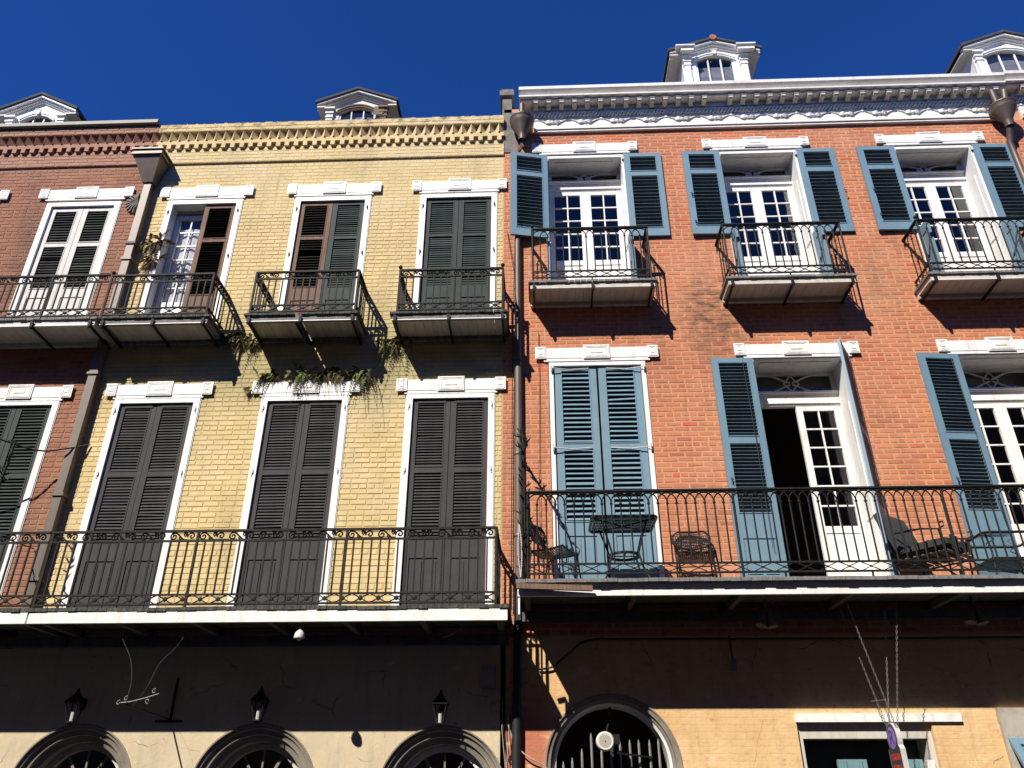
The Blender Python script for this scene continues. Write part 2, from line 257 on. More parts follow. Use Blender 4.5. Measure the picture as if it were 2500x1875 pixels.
# ------------------------------------------------------------------ mesh helpers
class MB:
    def __init__(s): s.v = []; s.f = []; s.r = []
    def add(s, vs, fs, rnd=0.):
        o = len(s.v); s.v += [tuple(p) for p in vs]; s.f += [tuple(i + o for i in f) for f in fs]; s.r += [rnd] * len(fs); return s
    def box(s, x0, x1, y0, y1, z0, z1, mat=None, rnd=0.):
        vs = [Vector(p) for p in ((x0, y0, z0), (x1, y0, z0), (x1, y1, z0), (x0, y1, z0), (x0, y0, z1), (x1, y0, z1), (x1, y1, z1), (x0, y1, z1))]
        if mat is not None: vs = [mat @ p for p in vs]
        return s.add(vs, [(0, 3, 2, 1), (4, 5, 6, 7), (0, 1, 5, 4), (1, 2, 6, 5), (2, 3, 7, 6), (3, 0, 4, 7)], rnd)
    def tube(s, path, r, n=6, closed=False, rnd=0.):
        path = [Vector(p) for p in path]; m = len(path); rings = []
        for i, p in enumerate(path):
            if closed: d = path[(i + 1) % m] - path[i - 1]
            else: d = path[min(i + 1, m - 1)] - path[max(i - 1, 0)]
            d.normalize(); up = Vector((0, 0, 1)) if abs(d.z) < .9 else Vector((1, 0, 0))
            a = d.cross(up).normalized(); b = a.cross(d).normalized()
            rr = r[i] if isinstance(r, (list, tuple)) else r
            rings.append([p + (a * math.cos(2 * math.pi * k / n) + b * math.sin(2 * math.pi * k / n)) * rr for k in range(n)])
        vs = [q for g in rings for q in g]; fs = []
        for i in range(m if closed else m - 1):
            j = (i + 1) % m
            for k in range(n): fs.append((i * n + k, i * n + (k + 1) % n, j * n + (k + 1) % n, j * n + k))
        if not closed: fs += [tuple(range(n))[::-1], tuple(range((m - 1) * n, m * n))]
        return s.add(vs, fs, rnd)
    def bar(s, p, q, w, h=None):
        """flat bar of section w x h from p to q"""
        p, q = Vector(p), Vector(q); h = h or w; d = (q - p).normalized(); up = Vector((0, 0, 1)) if abs(d.z) < .9 else Vector((0, 1, 0))
        a = d.cross(up).normalized() * w / 2; b = a.cross(d).normalized() * h / 2
        vs = [p - a - b, p + a - b, p + a + b, p - a + b, q - a - b, q + a - b, q + a + b, q - a + b]
        return s.add(vs, [(0, 3, 2, 1), (4, 5, 6, 7), (0, 1, 5, 4), (1, 2, 6, 5), (2, 3, 7, 6), (3, 0, 4, 7)])
    def lathe(s, prof, c=(0, 0, 0), n=16, a0=0., a1=2 * math.pi):
        c = Vector(c); full = abs(a1 - a0 - 2 * math.pi) < 1e-6; k = n if full else n + 1; vs = []; fs = []
        for r, z in prof:
            for i in range(k):
                a = a0 + (a1 - a0) * i / n; vs.append(c + Vector((r * math.cos(a), r * math.sin(a), z)))
        for j in range(len(prof) - 1):
            for i in range(n if full else n):
                i2 = (i + 1) % k; fs.append((j * k + i, j * k + i2, (j + 1) * k + i2, (j + 1) * k + i))
        return s.add(vs, fs)
    def sphere(s, c, r, n=8, m=6, sz=1.):
        return s.lathe([(max(1e-4, r * math.sin(math.pi * j / m)), -r * sz * math.cos(math.pi * j / m)) for j in range(m + 1)], c, n)
    def prism(s, poly, y0, y1):
        """polygon in the x-z plane extruded from y0 to y1"""
        n = len(poly); vs = [(x, y0, z) for x, z in poly] + [(x, y1, z) for x, z in poly]
        return s.add(vs, [tuple(range(n)), tuple(range(2 * n - 1, n - 1, -1))] + [(i, i + n, (i + 1) % n + n, (i + 1) % n) for i in range(n)])
    def ring(s, cx, cz, r0, r1, y0, y1, a0=0., a1=math.pi, n=28):
        vs = []
        for i in range(n + 1):
            a = a0 + (a1 - a0) * i / n; c, d = math.cos(a), math.sin(a)
            vs += [(cx + r0 * c, y0, cz + r0 * d), (cx + r1 * c, y0, cz + r1 * d), (cx + r1 * c, y1, cz + r1 * d), (cx + r0 * c, y1, cz + r0 * d)]
        fs = []
        for i in range(n):
            o, p = 4 * i, 4 * i + 4
            for k in range(4): fs.append((o + k, o + (k + 1) % 4, p + (k + 1) % 4, p + k))
        fs += [(0, 3, 2, 1), (4 * n, 4 * n + 1, 4 * n + 2, 4 * n + 3)]
        return s.add(vs, fs)
    def xf(s, mat): s.v = [tuple(mat @ Vector(p)) for p in s.v]; return s
    def mesh(s, name, mat, smooth=False, rnd=False, centre=None):
        if centre is None:
            lo = [min(p[i] for p in s.v) for i in range(3)]; hi = [max(p[i] for p in s.v) for i in range(3)]
            centre = Vector([(a + b) / 2 for a, b in zip(lo, hi)])
        c = Vector(centre); me = bpy.data.meshes.new(name)
        me.from_pydata([(p[0] - c.x, p[1] - c.y, p[2] - c.z) for p in s.v], [], s.f)
        if rnd: me.attributes.new('rnd', 'FLOAT', 'FACE').data.foreach_set('value', s.r)
        if smooth:
            me.polygons.foreach_set('use_smooth', [True] * len(me.polygons))
            me.set_sharp_from_angle(angle=rad(40))
        me.materials.append(M[mat] if isinstance(mat, str) else mat)
        return me, c
    def build(s, name, mat, parent=None, smooth=False, rnd=False, centre=None):
        me, c = s.mesh(name, mat, smooth, rnd, centre); return put(name, me, parent, c)

WL = {}
def put(name, me, parent=None, loc=(0, 0, 0), rot=None):
    """link an object at a world position; parents never carry a rotation"""
    o = bpy.data.objects.new(name, me); COL.objects.link(o); loc = Vector(loc); WL[o.name] = loc
    if parent is not None: o.parent = parent; o.location = loc - WL[parent.name]
    else: o.location = loc
    if rot is not None: o.rotation_euler = rot
    return o
def tag(o, label, cat, group=None):
    o['label'] = label; o['category'] = cat
    if group: o['group'] = group
    return o
def thing(name, label, cat, loc, group=None): return tag(put(name, None, None, loc), label, cat, group)
def structure(o): o['kind'] = 'structure'; return o
def project(p):
    d = Vector(p) - CAM; fw = Vector((math.sin(YAW) * math.cos(PITCH), math.cos(YAW) * math.cos(PITCH), math.sin(PITCH)))
    rt = Vector((math.cos(YAW), -math.sin(YAW), 0)); dn = fw.cross(rt); w = d.dot(fw)
    return 1250 + FPX * d.dot(rt) / w, 937.5 + FPX * d.dot(dn) / w
def Tm(x, y, z): return Matrix.Translation((x, y, z))
def Rz(a): return Matrix.Rotation(a, 4, 'Z')

# ------------------------------------------------------------------ ground
g = MB().box(-60, 60, -60, -4.2, -.35, -.15).build('street', 'asphalt'); structure(g)
g = MB().box(-60, 60, -4.2, 12, -.35, 0.).build('pavement', 'pavement'); structure(g)

# ------------------------------------------------------------------ walls
def cut(ivs, a, b):
    out = []
    for p, q in ivs:
        if b <= p or a >= q: out.append((p, q)); continue
        if a > p: out.append((p, a))
        if b < q: out.append((b, q))
    return out
def bricks(parent, x0, x1, z0, z1, holes, mat, proud, seed, zvis, n_ind=300, course=.0725, bl=.2135, gap=.011, proud_top=None, ztop=99, yoff=0.):
    rn = random.Random(seed); full = []; rest = MB(); k = 0; z = z0
    while z < z1 - .02:
        zt = min(z + course - gap, z1); head = k % 6 == 3; L = bl / 2 if head else bl; off = (0 if k % 2 else L / 2) + rn.uniform(-.015, .015)
        ivs = [(x0, x1)]
        for a, b, c, d in holes:
            if z + .03 < d and zt - .03 > c: ivs = cut(ivs, a, b)
        for a, b in ivs:
            i = math.floor((a - off) / L)
            while off + i * L < b:
                xa = max(a + .003, off + i * L + gap / 2 + rn.uniform(-.003, .003)); xb = min(b - .003, off + (i + 1) * L - gap / 2 + rn.uniform(-.003, .003)); i += 1
                if xb - xa < .025: continue
                full.append((xa, xb, z + rn.uniform(-.002, .002), zt + rn.uniform(-.002, .002), head, abs(xb - xa - (L - gap)) < .012))
        z += course; k += 1
    def brick(mb, w, h, d, c, r, rn):
        e = .004 + rn.random() * .004; j = lambda: rn.uniform(-.0025, .0025)
        x, y, zz = c; b = [(-w / 2, -h / 2), (w / 2, -h / 2), (w / 2, h / 2), (-w / 2, h / 2)]; t = rn.uniform(-.012, .012)
        vs = [(x + p + j(), y + .012, zz + q + t * p + j()) for p, q in b]
        vs += [(x + (abs(p) - e) * math.copysign(1, p) + j(), y - d * rn.uniform(.75, 1.25), zz + (abs(q) - e) * math.copysign(1, q) + t * p) for p, q in b]
        mb.add(vs, [(4, 5, 6, 7), (0, 1, 5, 4), (1, 2, 6, 5), (2, 3, 7, 6), (3, 0, 4, 7)], r)
    var = {}
    for h in (0, 1):
        var[h] = []
        for q in range(6):
            mb = MB(); brick(mb, (bl / 2 if h else bl) - gap, course - gap, proud, (0, 0, 0), 0., rn); var[h].append(mb.mesh('brick', mat, centre=(0, 0, 0))[0])
    cand = []
    for i, (a, b, c, d, h, fl) in enumerate(full):
        p = Vector(((a + b) / 2, 0, (c + d) / 2)); px, py = project(p)
        if fl and c > zvis and 0 < px < 2500 and 0 < py < 1875: cand.append(((p - CAM).length, i))
    cand.sort(); ind = {i for _, i in cand[:n_ind]}
    for i, (a, b, c, d, h, fl) in enumerate(full):
        pr = proud if (proud_top is None or c < ztop) else proud_top
        if i in ind: put('brick', var[1 if h else 0][rn.randrange(6)], parent, ((a + b) / 2, yoff + rn.uniform(-.0015, .0015), (c + d) / 2), (0, rn.uniform(-.01, .01), 0))
        else: brick(rest, b - a, d - c, pr, ((a + b) / 2, yoff, (c + d) / 2), rn.random(), rn)
    o = rest.build('brickwork', mat, parent, rnd=True); o['kind'] = 'stuff'; return o

def wall_sheet(x0, x1, z0, z1, rects, arches=(), depth=.36):
    """masonry core with real openings: front and back faces and the reveals. arches: (cx, spring z, r)"""
    xs = {x0, x1}; N = 22
    for a, b, c, d in rects: xs |= {max(x0, min(x1, a)), max(x0, min(x1, b))}
    for cx, zs, r in arches: xs |= {cx + r * math.cos(math.pi * i / N) for i in range(N + 1)}
    xs = sorted(xs); mb = MB()
    def az(cx, zs, r, x): return zs + math.sqrt(max(0, r * r - (x - cx) ** 2))
    for a, b in zip(xs, xs[1:]):
        if b - a < 1e-6: continue
        m = (a + b) / 2; ivs = [((z0, z0), (z1, z1))]; blocks = []
        for p, q, c, d in rects:
            if p < m < q: blocks.append(((c, c), (d, d)))
        for cx, zs, r in arches:
            if abs(m - cx) < r: blocks.append(((z0, z0), (az(cx, zs, r, a), az(cx, zs, r, b))))
        blocks.sort(); cur = (z0, z0); segs = []
        for lo, hi in blocks:
            if lo[0] > cur[0] + 1e-6: segs.append((cur, lo))
            cur = (max(cur[0], hi[0]), max(cur[1], hi[1]))
        if cur[0] < z1 - 1e-6: segs.append((cur, (z1, z1)))
        for lo, hi in segs:
            for y in (0., depth): mb.add([(a, y, lo[0]), (b, y, lo[1]), (b, y, hi[1]), (a, y, hi[0])], [(0, 1, 2, 3)])
    for p, q, c, d in rects:
        for u, v in (((p, c), (p, d)), ((q, c), (q, d)), ((p, c), (q, c)), ((p, d), (q, d))):
            mb.add([(u[0], 0, u[1]), (v[0], 0, v[1]), (v[0], depth, v[1]), (u[0], depth, u[1])], [(0, 1, 2, 3)])
    for cx, zs, r in arches:
        pts = [(cx - r, z0)] + [(cx - r * math.cos(math.pi * i / N), zs + r * math.sin(math.pi * i / N)) for i in range(N + 1)] + [(cx + r, z0)]
        for u, v in zip(pts, pts[1:]): mb.add([(u[0], 0, u[1]), (v[0], 0, v[1]), (v[0], depth, v[1]), (u[0], depth, u[1])], [(0, 1, 2, 3)])
    for x in (x0, x1): mb.add([(x, 0, z0), (x, depth, z0), (x, depth, z1), (x, 0, z1)], [(0, 1, 2, 3)])
    mb.add([(x0, 0, z1), (x1, 0, z1), (x1, depth, z1), (x0, depth, z1)], [(0, 1, 2, 3)])
    return mb

def shell(parent, x0, x1, zt, floors):
    mb = MB().box(x0 + .01, x0 + .12, .37, 4.2, 0, zt).box(x1 - .12, x1 - .01, .37, 4.2, 0, zt).box(x0 + .125, x1 - .125, 4.0, 4.2, 0, zt)
    for z in floors: mb.box(x0 + .125, x1 - .125, .37, 3.995, z - .22, z)
    mb.build('interior_walls', 'interior', parent)
def roof(parent, x0, x1, z, y0=.12, slope=.72):
    mb = MB(); y1 = 6.
    mb.add([(x0, y0, z), (x1, y0, z), (x1, y1, z + (y1 - y0) * slope), (x0, y1, z + (y1 - y0) * slope), (x0, y0, z - .15), (x1, y0, z - .15), (x1, y1, z - .15), (x0, y1, z - .15)],
           [(0, 1, 2, 3), (4, 7, 6, 5), (0, 3, 7, 4), (1, 5, 6, 2), (2, 6, 7, 3), (0, 4, 5, 1)])
    return mb.build('roof', 'slate', parent)

# ------------------------------------------------------------------ window and door parts
SLATCOUNT = {}
def shutter(b, mtx, w, h, panels, fm, sm, ang=55, flip=False, pitch=.043, sw=.05, ind=True, stile=.08, th=.038, boards=2, missing=(), name='shutter', label=None, ymul=1):
    """one leaf: local x along the leaf, y=0 street face, z up. panels: (z0, z1, 'L' louvred | 'P' solid)"""
    mb = MB(); mb.box(0, stile, 0, th, 0, h, mtx).box(w - stile, w, 0, th, 0, h, mtx)
    zs = [0] + [z for p in sorted(panels) for z in p[:2]] + [h]
    for a, c in zip(zs[::2], zs[1::2]):
        if c - a > .004: mb.box(stile, w - stile, .002, th - .002, a, c, mtx)
    iw = w - 2 * stile
    for z0, z1, k in panels:
        if k == 'P':
            mb.box(stile, w - stile, .015, th - .012, z0, z1, mtx); bw = iw / boards
            for i in range(boards): mb.box(stile + i * bw + .02, stile + (i + 1) * bw - .02, .005, .0148, z0 + .03, z1 - .03, mtx)
        else:   # a thin bead round the louvres
            for xa, xb in ((stile - .012, stile), (w - stile, w - stile + .012)): mb.box(xa, xb, -.006, -.0005, z0 - .012, z1 + .012, mtx)
            for za, zb in ((z0 - .012, z0), (z1, z1 + .012)): mb.box(stile + .0005, w - stile - .0005, -.006, -.0005, za, zb, mtx)
    f = mb.build(name, fm, b['o'])
    if label: f['label'] = label
    q = rad(90 - ang) * (1 if not flip else -1)
    sm_key = (sm, round(iw, 3), round(sw, 3))
    if sm_key not in b['slats']:
        b['slats'][sm_key] = MB().box(-iw / 2 + .001, iw / 2 - .001, -sw / 2, sw / 2, -.0045, .0045).mesh('slat', sm, centre=(0, 0, 0))[0]
    for z0, z1, k in panels:
        if k != 'L': continue
        n = max(2, round((z1 - z0) / pitch)); p = (z1 - z0) / n
        for i in range(n):
            if (round(z0, 2), i) in missing: continue
            a = rad(ang) + RND.gauss(0, .05) + (RND.uniform(-.3, .3) if RND.random() < .03 else 0); 
            if flip: a = -a
            lm = Tm(w / 2, th / 2, z0 + (i + .5) * p) @ Matrix.Rotation(a, 4, 'X') @ Matrix.Rotation(RND.gauss(0, .004) + (RND.uniform(-.05, .05) if RND.random() < .02 else 0), 4, 'Y')
            wm = mtx @ lm
            if ind and b['n'] < 300:
                b['n'] += 1; put('slat', b['slats'][sm_key], f, wm.translation, wm.to_euler())
            else:
                b['rest'].setdefault(sm, MB()).box(-iw / 2 + .001, iw / 2 - .001, -sw / 2, sw / 2, -.0045, .0045, wm)
    return f
def hinge_hardware(mb, x, z, side=1):
    """a pintle with its little scrolled keeper on the frame"""
    mb.box(x - .009, x + .009, -.042, -.0255, z - .02, z + .024); mb.tube([(x, -.036, z + .045), (x, -.036, z - .015), (x + .006 * side, -.034, z - .045), (x + .018 * side, -.034, z - .052)], .005, 5)

def lintel(b, c, half, zb, zt, mat='white'):
    h = zt - zb
    L = MB().box(c - half + .02, c + half - .02, -.036, .0, zb + .004, zt - .008).box(c - half + .12, c + half - .12, -.03, -.0, zb - .045, zb + .0035).build('lintel', mat, b['o'])
    for x, w, dz in ((c - half + .075, .15, .008), (c + half - .075, .15, .008), (c, .37, .03)):
        mb = MB().box(x - w / 2, x + w / 2, -.050, -.0363, zb - .004 - dz * .3, zt + dz)
        z0, z1 = zb - .004 - dz * .3, zt + dz
        for i, e in enumerate((.018, .042)):
            a0, a1, c0, c1 = x - w / 2 + e, x + w / 2 - e, z0 + e * .85, z1 - e * .85; t = .009; d = -.056 if i == 0 else -.055
            for q in ((a0, a1, c0, c0 + t), (a0, a1, c1 - t, c1), (a0, a0 + t, c0 + t, c1 - t), (a1 - t, a1, c0 + t, c1 - t)): mb.box(q[0], q[1], d, -.0502, q[2], q[3])
        mb.box(x - w * .22, x + w * .22, -.057, -.0502, (z0 + z1) / 2 - h * .14, (z0 + z1) / 2 + h * .14)
        mb.build('lintel_block', mat, L)
    return L
def frame(b, c, w, zb, zt, fw=.085, y0=-.025, y1=.16, mat='white'):
    mb = MB().box(c - w / 2, c - w / 2 + fw, y0, y1, zb, zt).box(c + w / 2 - fw, c + w / 2, y0, y1, zb, zt).box(c - w / 2 + fw, c + w / 2 - fw, y0, y1, zt - .075, zt)
    mb.box(c - w / 2 - .012, c - w / 2 - .0005, y0 + .01, .02, zb, zt).box(c + w / 2 + .0005, c + w / 2 + .012, y0 + .01, .02, zb, zt)
    f = mb.build('window_frame', mat, b['o'])
    return f
def french_door(b, mtx, w, h, zp, cols, rows, mat='white', stile=.085, top=.07, panel=True, name='french_door'):
    """glazed leaf: panes from zp up to the top rail, solid panel below"""
    th = .045; mb = MB().box(0, stile, 0, th, 0, h, mtx).box(w - stile, w, 0, th, 0, h, mtx).box(stile, w - stile, .001, th - .001, h - top, h, mtx)
    mb.box(stile, w - stile, .001, th - .001, zp - .09, zp, mtx).box(stile, w - stile, .001, th - .001, 0, .12, mtx).box(stile, w - stile, .014, th - .014, .12, zp - .09, mtx)
    mb.box(stile + .05, w - stile - .05, .006, .0138, .17, zp - .14, mtx)
    iw, ih = w - 2 * stile, h - top - zp; m = .02
    for i in range(1, cols): mb.box(stile + iw * i / cols - m / 2, stile + iw * i / cols + m / 2, .008, th - .008, zp, h - top, mtx)
    for j in range(1, rows):
        z = zp + ih * j / rows
        for i in range(cols): mb.box(stile + iw * i / cols + (m / 2 if i else 0), stile + iw * (i + 1) / cols - (m / 2 if i < cols - 1 else 0), .008, th - .008, z - m / 2, z + m / 2, mtx)
    d = mb.build(name, mat, b['o'])
    pw, ph = iw / cols - m + .002, ih / rows - m + .002
    key = ('pane', round(pw, 3), round(ph, 3))
    if key not in b['slats']: b['slats'][key] = MB().box(-pw / 2, pw / 2, -.002, .002, -ph / 2, ph / 2).mesh('pane', 'glass', centre=(0, 0, 0))[0]
    for i in range(cols):
        for j in range(rows):
            wm = mtx @ Tm(stile + iw * (i + .5) / cols, th / 2, zp + ih * (j + .5) / rows)
            e = wm.to_euler(); e.x += RND.uniform(-.006, .006); e.z += RND.uniform(-.006, .006)
            put('pane', b['slats'][key], d, wm.translation, e)
    return d

def dormer(b, c, w, zb, ze, za, y0, mat='white', rows=2, over=.2, keystone=True, returns=False, patch=False, ridge=None, win=.36, zsill=None, depth=1.9):
    """dormer front on the slope: pilasters, segmental window head, gable, slate roof"""
    hw = w / 2; zh = ze - .1; sag = .13; zt = ze - .07        # crown of the window arch
    def arc(x, r=win): return zt - sag * (x / r) ** 2
    mb = MB().box(c - hw, c - hw + .06, y0 + .061, y0 + depth, zb, ze).box(c + hw - .06, c + hw, y0 + .061, y0 + depth, zb, ze)
    N = 10; xs = [c - hw, c - win] + [c - win + 2 * win * i / N for i in range(1, N)] + [c + win, c + hw]
    top = lambda x: za - (za - ze) * abs(x - c) / (hw + over) - .02
    for i in range(len(xs) - 1):
        a, d = xs[i], xs[i + 1]; la = zb if d <= c - win + 1e-6 or a >= c + win - 1e-6 else None
        pa, pb = (zb, zb) if la is not None else (arc(a - c), arc(d - c))
        poly = [(a, pa), (d, pb), (d, top(d)), (a, top(a))]
        if a < c < d: poly = [(a, pa), (d, pb), (d, top(d)), (c, top(c)), (a, top(a))]
        mb.prism(poly, y0, y0 + .06)
    o = mb.build('dormer', mat, b['o'])
    # raking cornice in two steps, slate slabs over it
    for s in (-1, 1):
        ux, uz = s * (hw + over), ze - za; L = math.hypot(ux, uz); nx, nz = ux / L, uz / L
        mk = MB()
        for k, (t0, t1, yy) in enumerate(((.0, .045, -.12), (.046, .085, -.07), (.086, .115, -.035))):
            p = [(c, za - t0 - .04), (c + ux, ze - t0 - .04), (c + ux, ze - t1 - .04), (c, za - t1 - .04)]
            mk.prism(p if s > 0 else p[::-1], y0 + yy, y0 - .001 + .0 * k)
        mk.build('raking_cornice', mat, o)
        r = MB(); p = [(c, za + .02), (c + ux * 1.04, ze + .02 - .04 * (za - ze)), (c + ux * 1.04, ze - .036 - .04 * (za - ze)), (c, za - .036)]
        r.prism(p if s > 0 else p[::-1], y0 - .15, y0 + depth); r.build('roof_slope', 'slate', o)
        pl = MB(); x = c + s * (hw - .085)
        pl.box(x - .06, x + .06, y0 - .05, y0 - .001, zb, ze - .36).box(x - .075, x + .075, y0 - .065, y0 - .001, ze - .359, ze - .33).box(x - .065, x + .065, y0 - .055, y0 - .001, ze - .329, ze - .26)
        pl.box(x - .08, x + .08, y0 - .075, y0 - .001, ze - .259, ze - .22).box(x - .07, x + .07, y0 - .06, y0 - .001, ze - .219, ze - .16).box(x - .1, x + .1, y0 - .1, y0 - .001, ze - .159, ze - .12)
        for k in (-.03, 0, .03): pl.box(x + k - .006, x + k + .006, y0 - .056, y0 - .0502, zb, ze - .38)
        pl.build('pilaster', mat if not (patch and s > 0) else 'wood', o)
        if returns:
            MB().box(x - .12, x + .2 if s > 0 else x + .12, y0 - .2, y0 - .11, ze - .11, ze - .02).box(min(x - .15, x + s * .22), max(x + .15, x + s * .22), y0 - .24, y0 - .1, ze - .019, ze + .01).build('cornice_return', mat, o)
        # eaves soffit along the cheek
        MB().box(min(c + s * hw + s * .001, c + s * (hw + over)), max(c + s * hw + s * .001, c + s * (hw + over)), y0 - .1, y0 + depth, ze - .13, ze - .1).build('eaves_board', 'white_worn', o)
    tr = MB(); N = 16
    for r0, r1, yy in ((.0, .035, -.03), (.036, .065, -.045)):
        for i in range(N):
            xa, xb = c - win - .03 + (2 * win + .06) * i / N, c - win - .03 + (2 * win + .06) * (i + 1) / N
            za_, zb_ = arc(xa - c) + r0, arc(xb - c) + r0
            tr.prism([(xa, za_), (xb, zb_), (xb, zb_ + r1 - r0), (xa, za_ + r1 - r0)], y0 + yy, y0 - .0008)
    tr.build('arch_moulding', mat if not patch else 'wood', o)
    if keystone: MB().prism([(c - .03, zt + .0), (c + .03, zt + .0), (c + .045, zt + .10), (c - .045, zt + .10)], y0 - .07, y0 - .046).box(c - .065, c + .065, y0 - .08, y0 - .046, zt + .101, zt + .118).build('keystone', mat, o)
    # sash: frame, muntins, panes
    zs = zsill or zb; sh = MB()
    for x in (c - win, c + win - .035): sh.box(x, x + .035, y0 + .02, y0 + .058, zb, zt - sag)
    for k in (1, 2): sh.box(c - win + 2 * win * k / 3 - .012, c - win + 2 * win * k / 3 + .012, y0 + .025, y0 + .055, zb, zt - .02)
    zm = [zb + (zt - sag - zb) * .62] if rows == 2 else []
    for z in zm: sh.box(c - win + .036, c + win - .036, y0 + .022, y0 + .057, z - .02, z + .02)
    sh.build('sash', mat, o)
    cuts = [zb] + zm
    for k in range(3):
        xa, xb = c - win + 2 * win * k / 3, c - win + 2 * win * (k + 1) / 3
        for j, z in enumerate(cuts):
            z1 = zm[0] if (zm and j == 0) else None
            poly = [(xa, z), (xb, z)] + ([(xb, z1), (xa, z1)] if z1 else [(xb, arc(xb - c)), ((xa + xb) / 2, arc((xa + xb) / 2 - c)), (xa, arc(xa - c))])
            MB().prism(poly, y0 + .038, y0 + .042).build('pane', 'glass', o)
    MB().box(c - win - .1, c + win + .1, y0 + .10, y0 + .13, zb, zt - (.2 if rows == 2 else .03)).build('blind_reflection', 'blind_reflection', o)  # blind close behind the glass, doubling as the panes' grey reflection
    if ridge: MB().tube([(c, y0 - .16, za + .0), (c, y0 + depth, za + .02)], .07, 10).build('ridge_tile', ridge, o, True)
    if patch:
        MB().box(c + .33, c + .52, y0 - .07, y0 - .0462, ze - .3, ze - .12).box(c + .3, c + .5, y0 - .075, y0 - .0705, ze - .34, ze - .27).build('repair_board', 'slatwood', o)
    return o

# ------------------------------------------------------------------ ironwork
def spiral(cx, cz, r, turns, a0, n=22, sgn=1, k=.12):
    return [(cx + r * (1 - (1 - k) * t) * math.cos(a0 + sgn * 2 * math.pi * turns * t), 0, cz + r * (1 - (1 - k) * t) * math.sin(a0 + sgn * 2 * math.pi * turns * t)) for t in [i / n for i in range(n + 1)]]
_scroll = {}
def scroll_mesh(mat, h=.1, w=.34):
    """a running S scroll between two rails, as one repeat"""
    if (mat, w) not in _scroll:
        mb = MB(); r = h * .40
        a = spiral(-w * .30, -h * .06, r, 1.35, math.pi * .5, 22, 1)[::-1]
        b = [(-w * .30 + (w * .42) * t, 0, h * .34 - h * .78 * (t * t * (3 - 2 * t))) for t in [i / 8 for i in range(1, 8)]]
        mb.tube(a + b + [(w * .16, 0, -h * .43)], .0095, 4)
        mb.tube(spiral(w * .30, -h * .02, r * 1.0, 1.3, math.pi * 1.1, 20, -1), .0095, 4)
        mb.tube([(w * .30 - r, 0, -h * .1), (w * .14, 0, h * .28), (w * .02, 0, h * .36)], .008, 4)
        mb.tube(spiral(w * .06, h * .12, r * .5, 1.1, -math.pi * .5, 14, 1), .0085, 4)
        mb.tube(spiral(-w * .06, -h * .22, r * .42, 1.1, math.pi * .5, 14, 1), .0085, 4)
        _scroll[(mat, w)] = mb.mesh('scroll', mat, centre=(0, 0, 0))[0]
    return _scroll[(mat, w)]
_cache = {}
def shared(key, fn):
    if key not in _cache: _cache[key] = fn()
    return _cache[key]
def railing_scroll(deck, x0, x1, y, zd, zr, mat='iron_brown', sides=(), step=.1, posts=(), ball=(), yback=0.):
    """wrought railing with a scroll band above and rosette lattice below. sides: x of return rails to the wall"""
    runs = [((x0, y), (x1, y))] + [((x, y), (x, yback)) for x in sides]
    r2, r3, r4 = zr - .115, zd + .135, zd + .03
    for (xa, ya), (xb, yb) in runs:
        L = math.hypot(xb - xa, yb - ya); ux, uy = (xb - xa) / L, (yb - ya) / L; ang = math.atan2(uy, ux)
        for z, w, h in ((zr, .034, .026), (r2, .022, .022), (r3, .022, .02), (r4, .024, .02)):
            MB().bar((xa, ya, z), (xb, yb, z), w, h).build('rail', mat, deck)
        n = max(1, round(L / step)); bm = shared(('bal', mat, round(r2 - r3, 3)), lambda: MB().bar((0, 0, -(r2 - r3) / 2), (0, 0, (r2 - r3) / 2), .0165).mesh('baluster', mat, centre=(0, 0, 0))[0])
        for i in range(1, n): put('baluster', bm, deck, (xa + ux * L * i / n, ya + uy * L * i / n, (r2 + r3) / 2), (0, 0, ang))
        m = max(1, round(L / .34)); sm = scroll_mesh(mat, zr - r2)
        for i in range(m): put('scroll', sm, deck, (xa + ux * L * (i + .5) / m, ya + uy * L * (i + .5) / m, (zr + r2) / 2), (0, 0, ang))
        q = max(1, round(L / .2)); lw = L / q; h = (r3 - r4) / 2
        def lat():
            mb = MB().lathe([(.0005, -.014), (.022, -.012), (.028, 0), (.022, .012), (.0005, .014)], (0, 0, 0), 8).xf(Matrix.Rotation(math.pi / 2, 4, 'X'))
            return mb.bar((-lw / 2, 0, h), (lw / 2, 0, -h), .012).bar((-lw / 2, .004, -h), (lw / 2, .004, h), .012)
        lm = shared(('lat', mat, round(lw, 3), round(h, 3)), lambda: lat().mesh('rosette_lattice', mat, centre=(0, 0, 0))[0])
        for i in range(q): put('rosette_lattice', lm, deck, (xa + ux * L * (i + .5) / q, ya + uy * L * (i + .5) / q, (r3 + r4) / 2), (0, 0, ang))
    for px in posts: MB().bar((px, y, zd), (px, y, zr + .012), .026).build('post', mat, deck)
    for px in ball: MB().tube([(px, y, zr), (px, y, zr + .03)], .012, 6).sphere((px, y, zr + .055), .03, 10, 8).build('ball_finial', mat, deck, True)

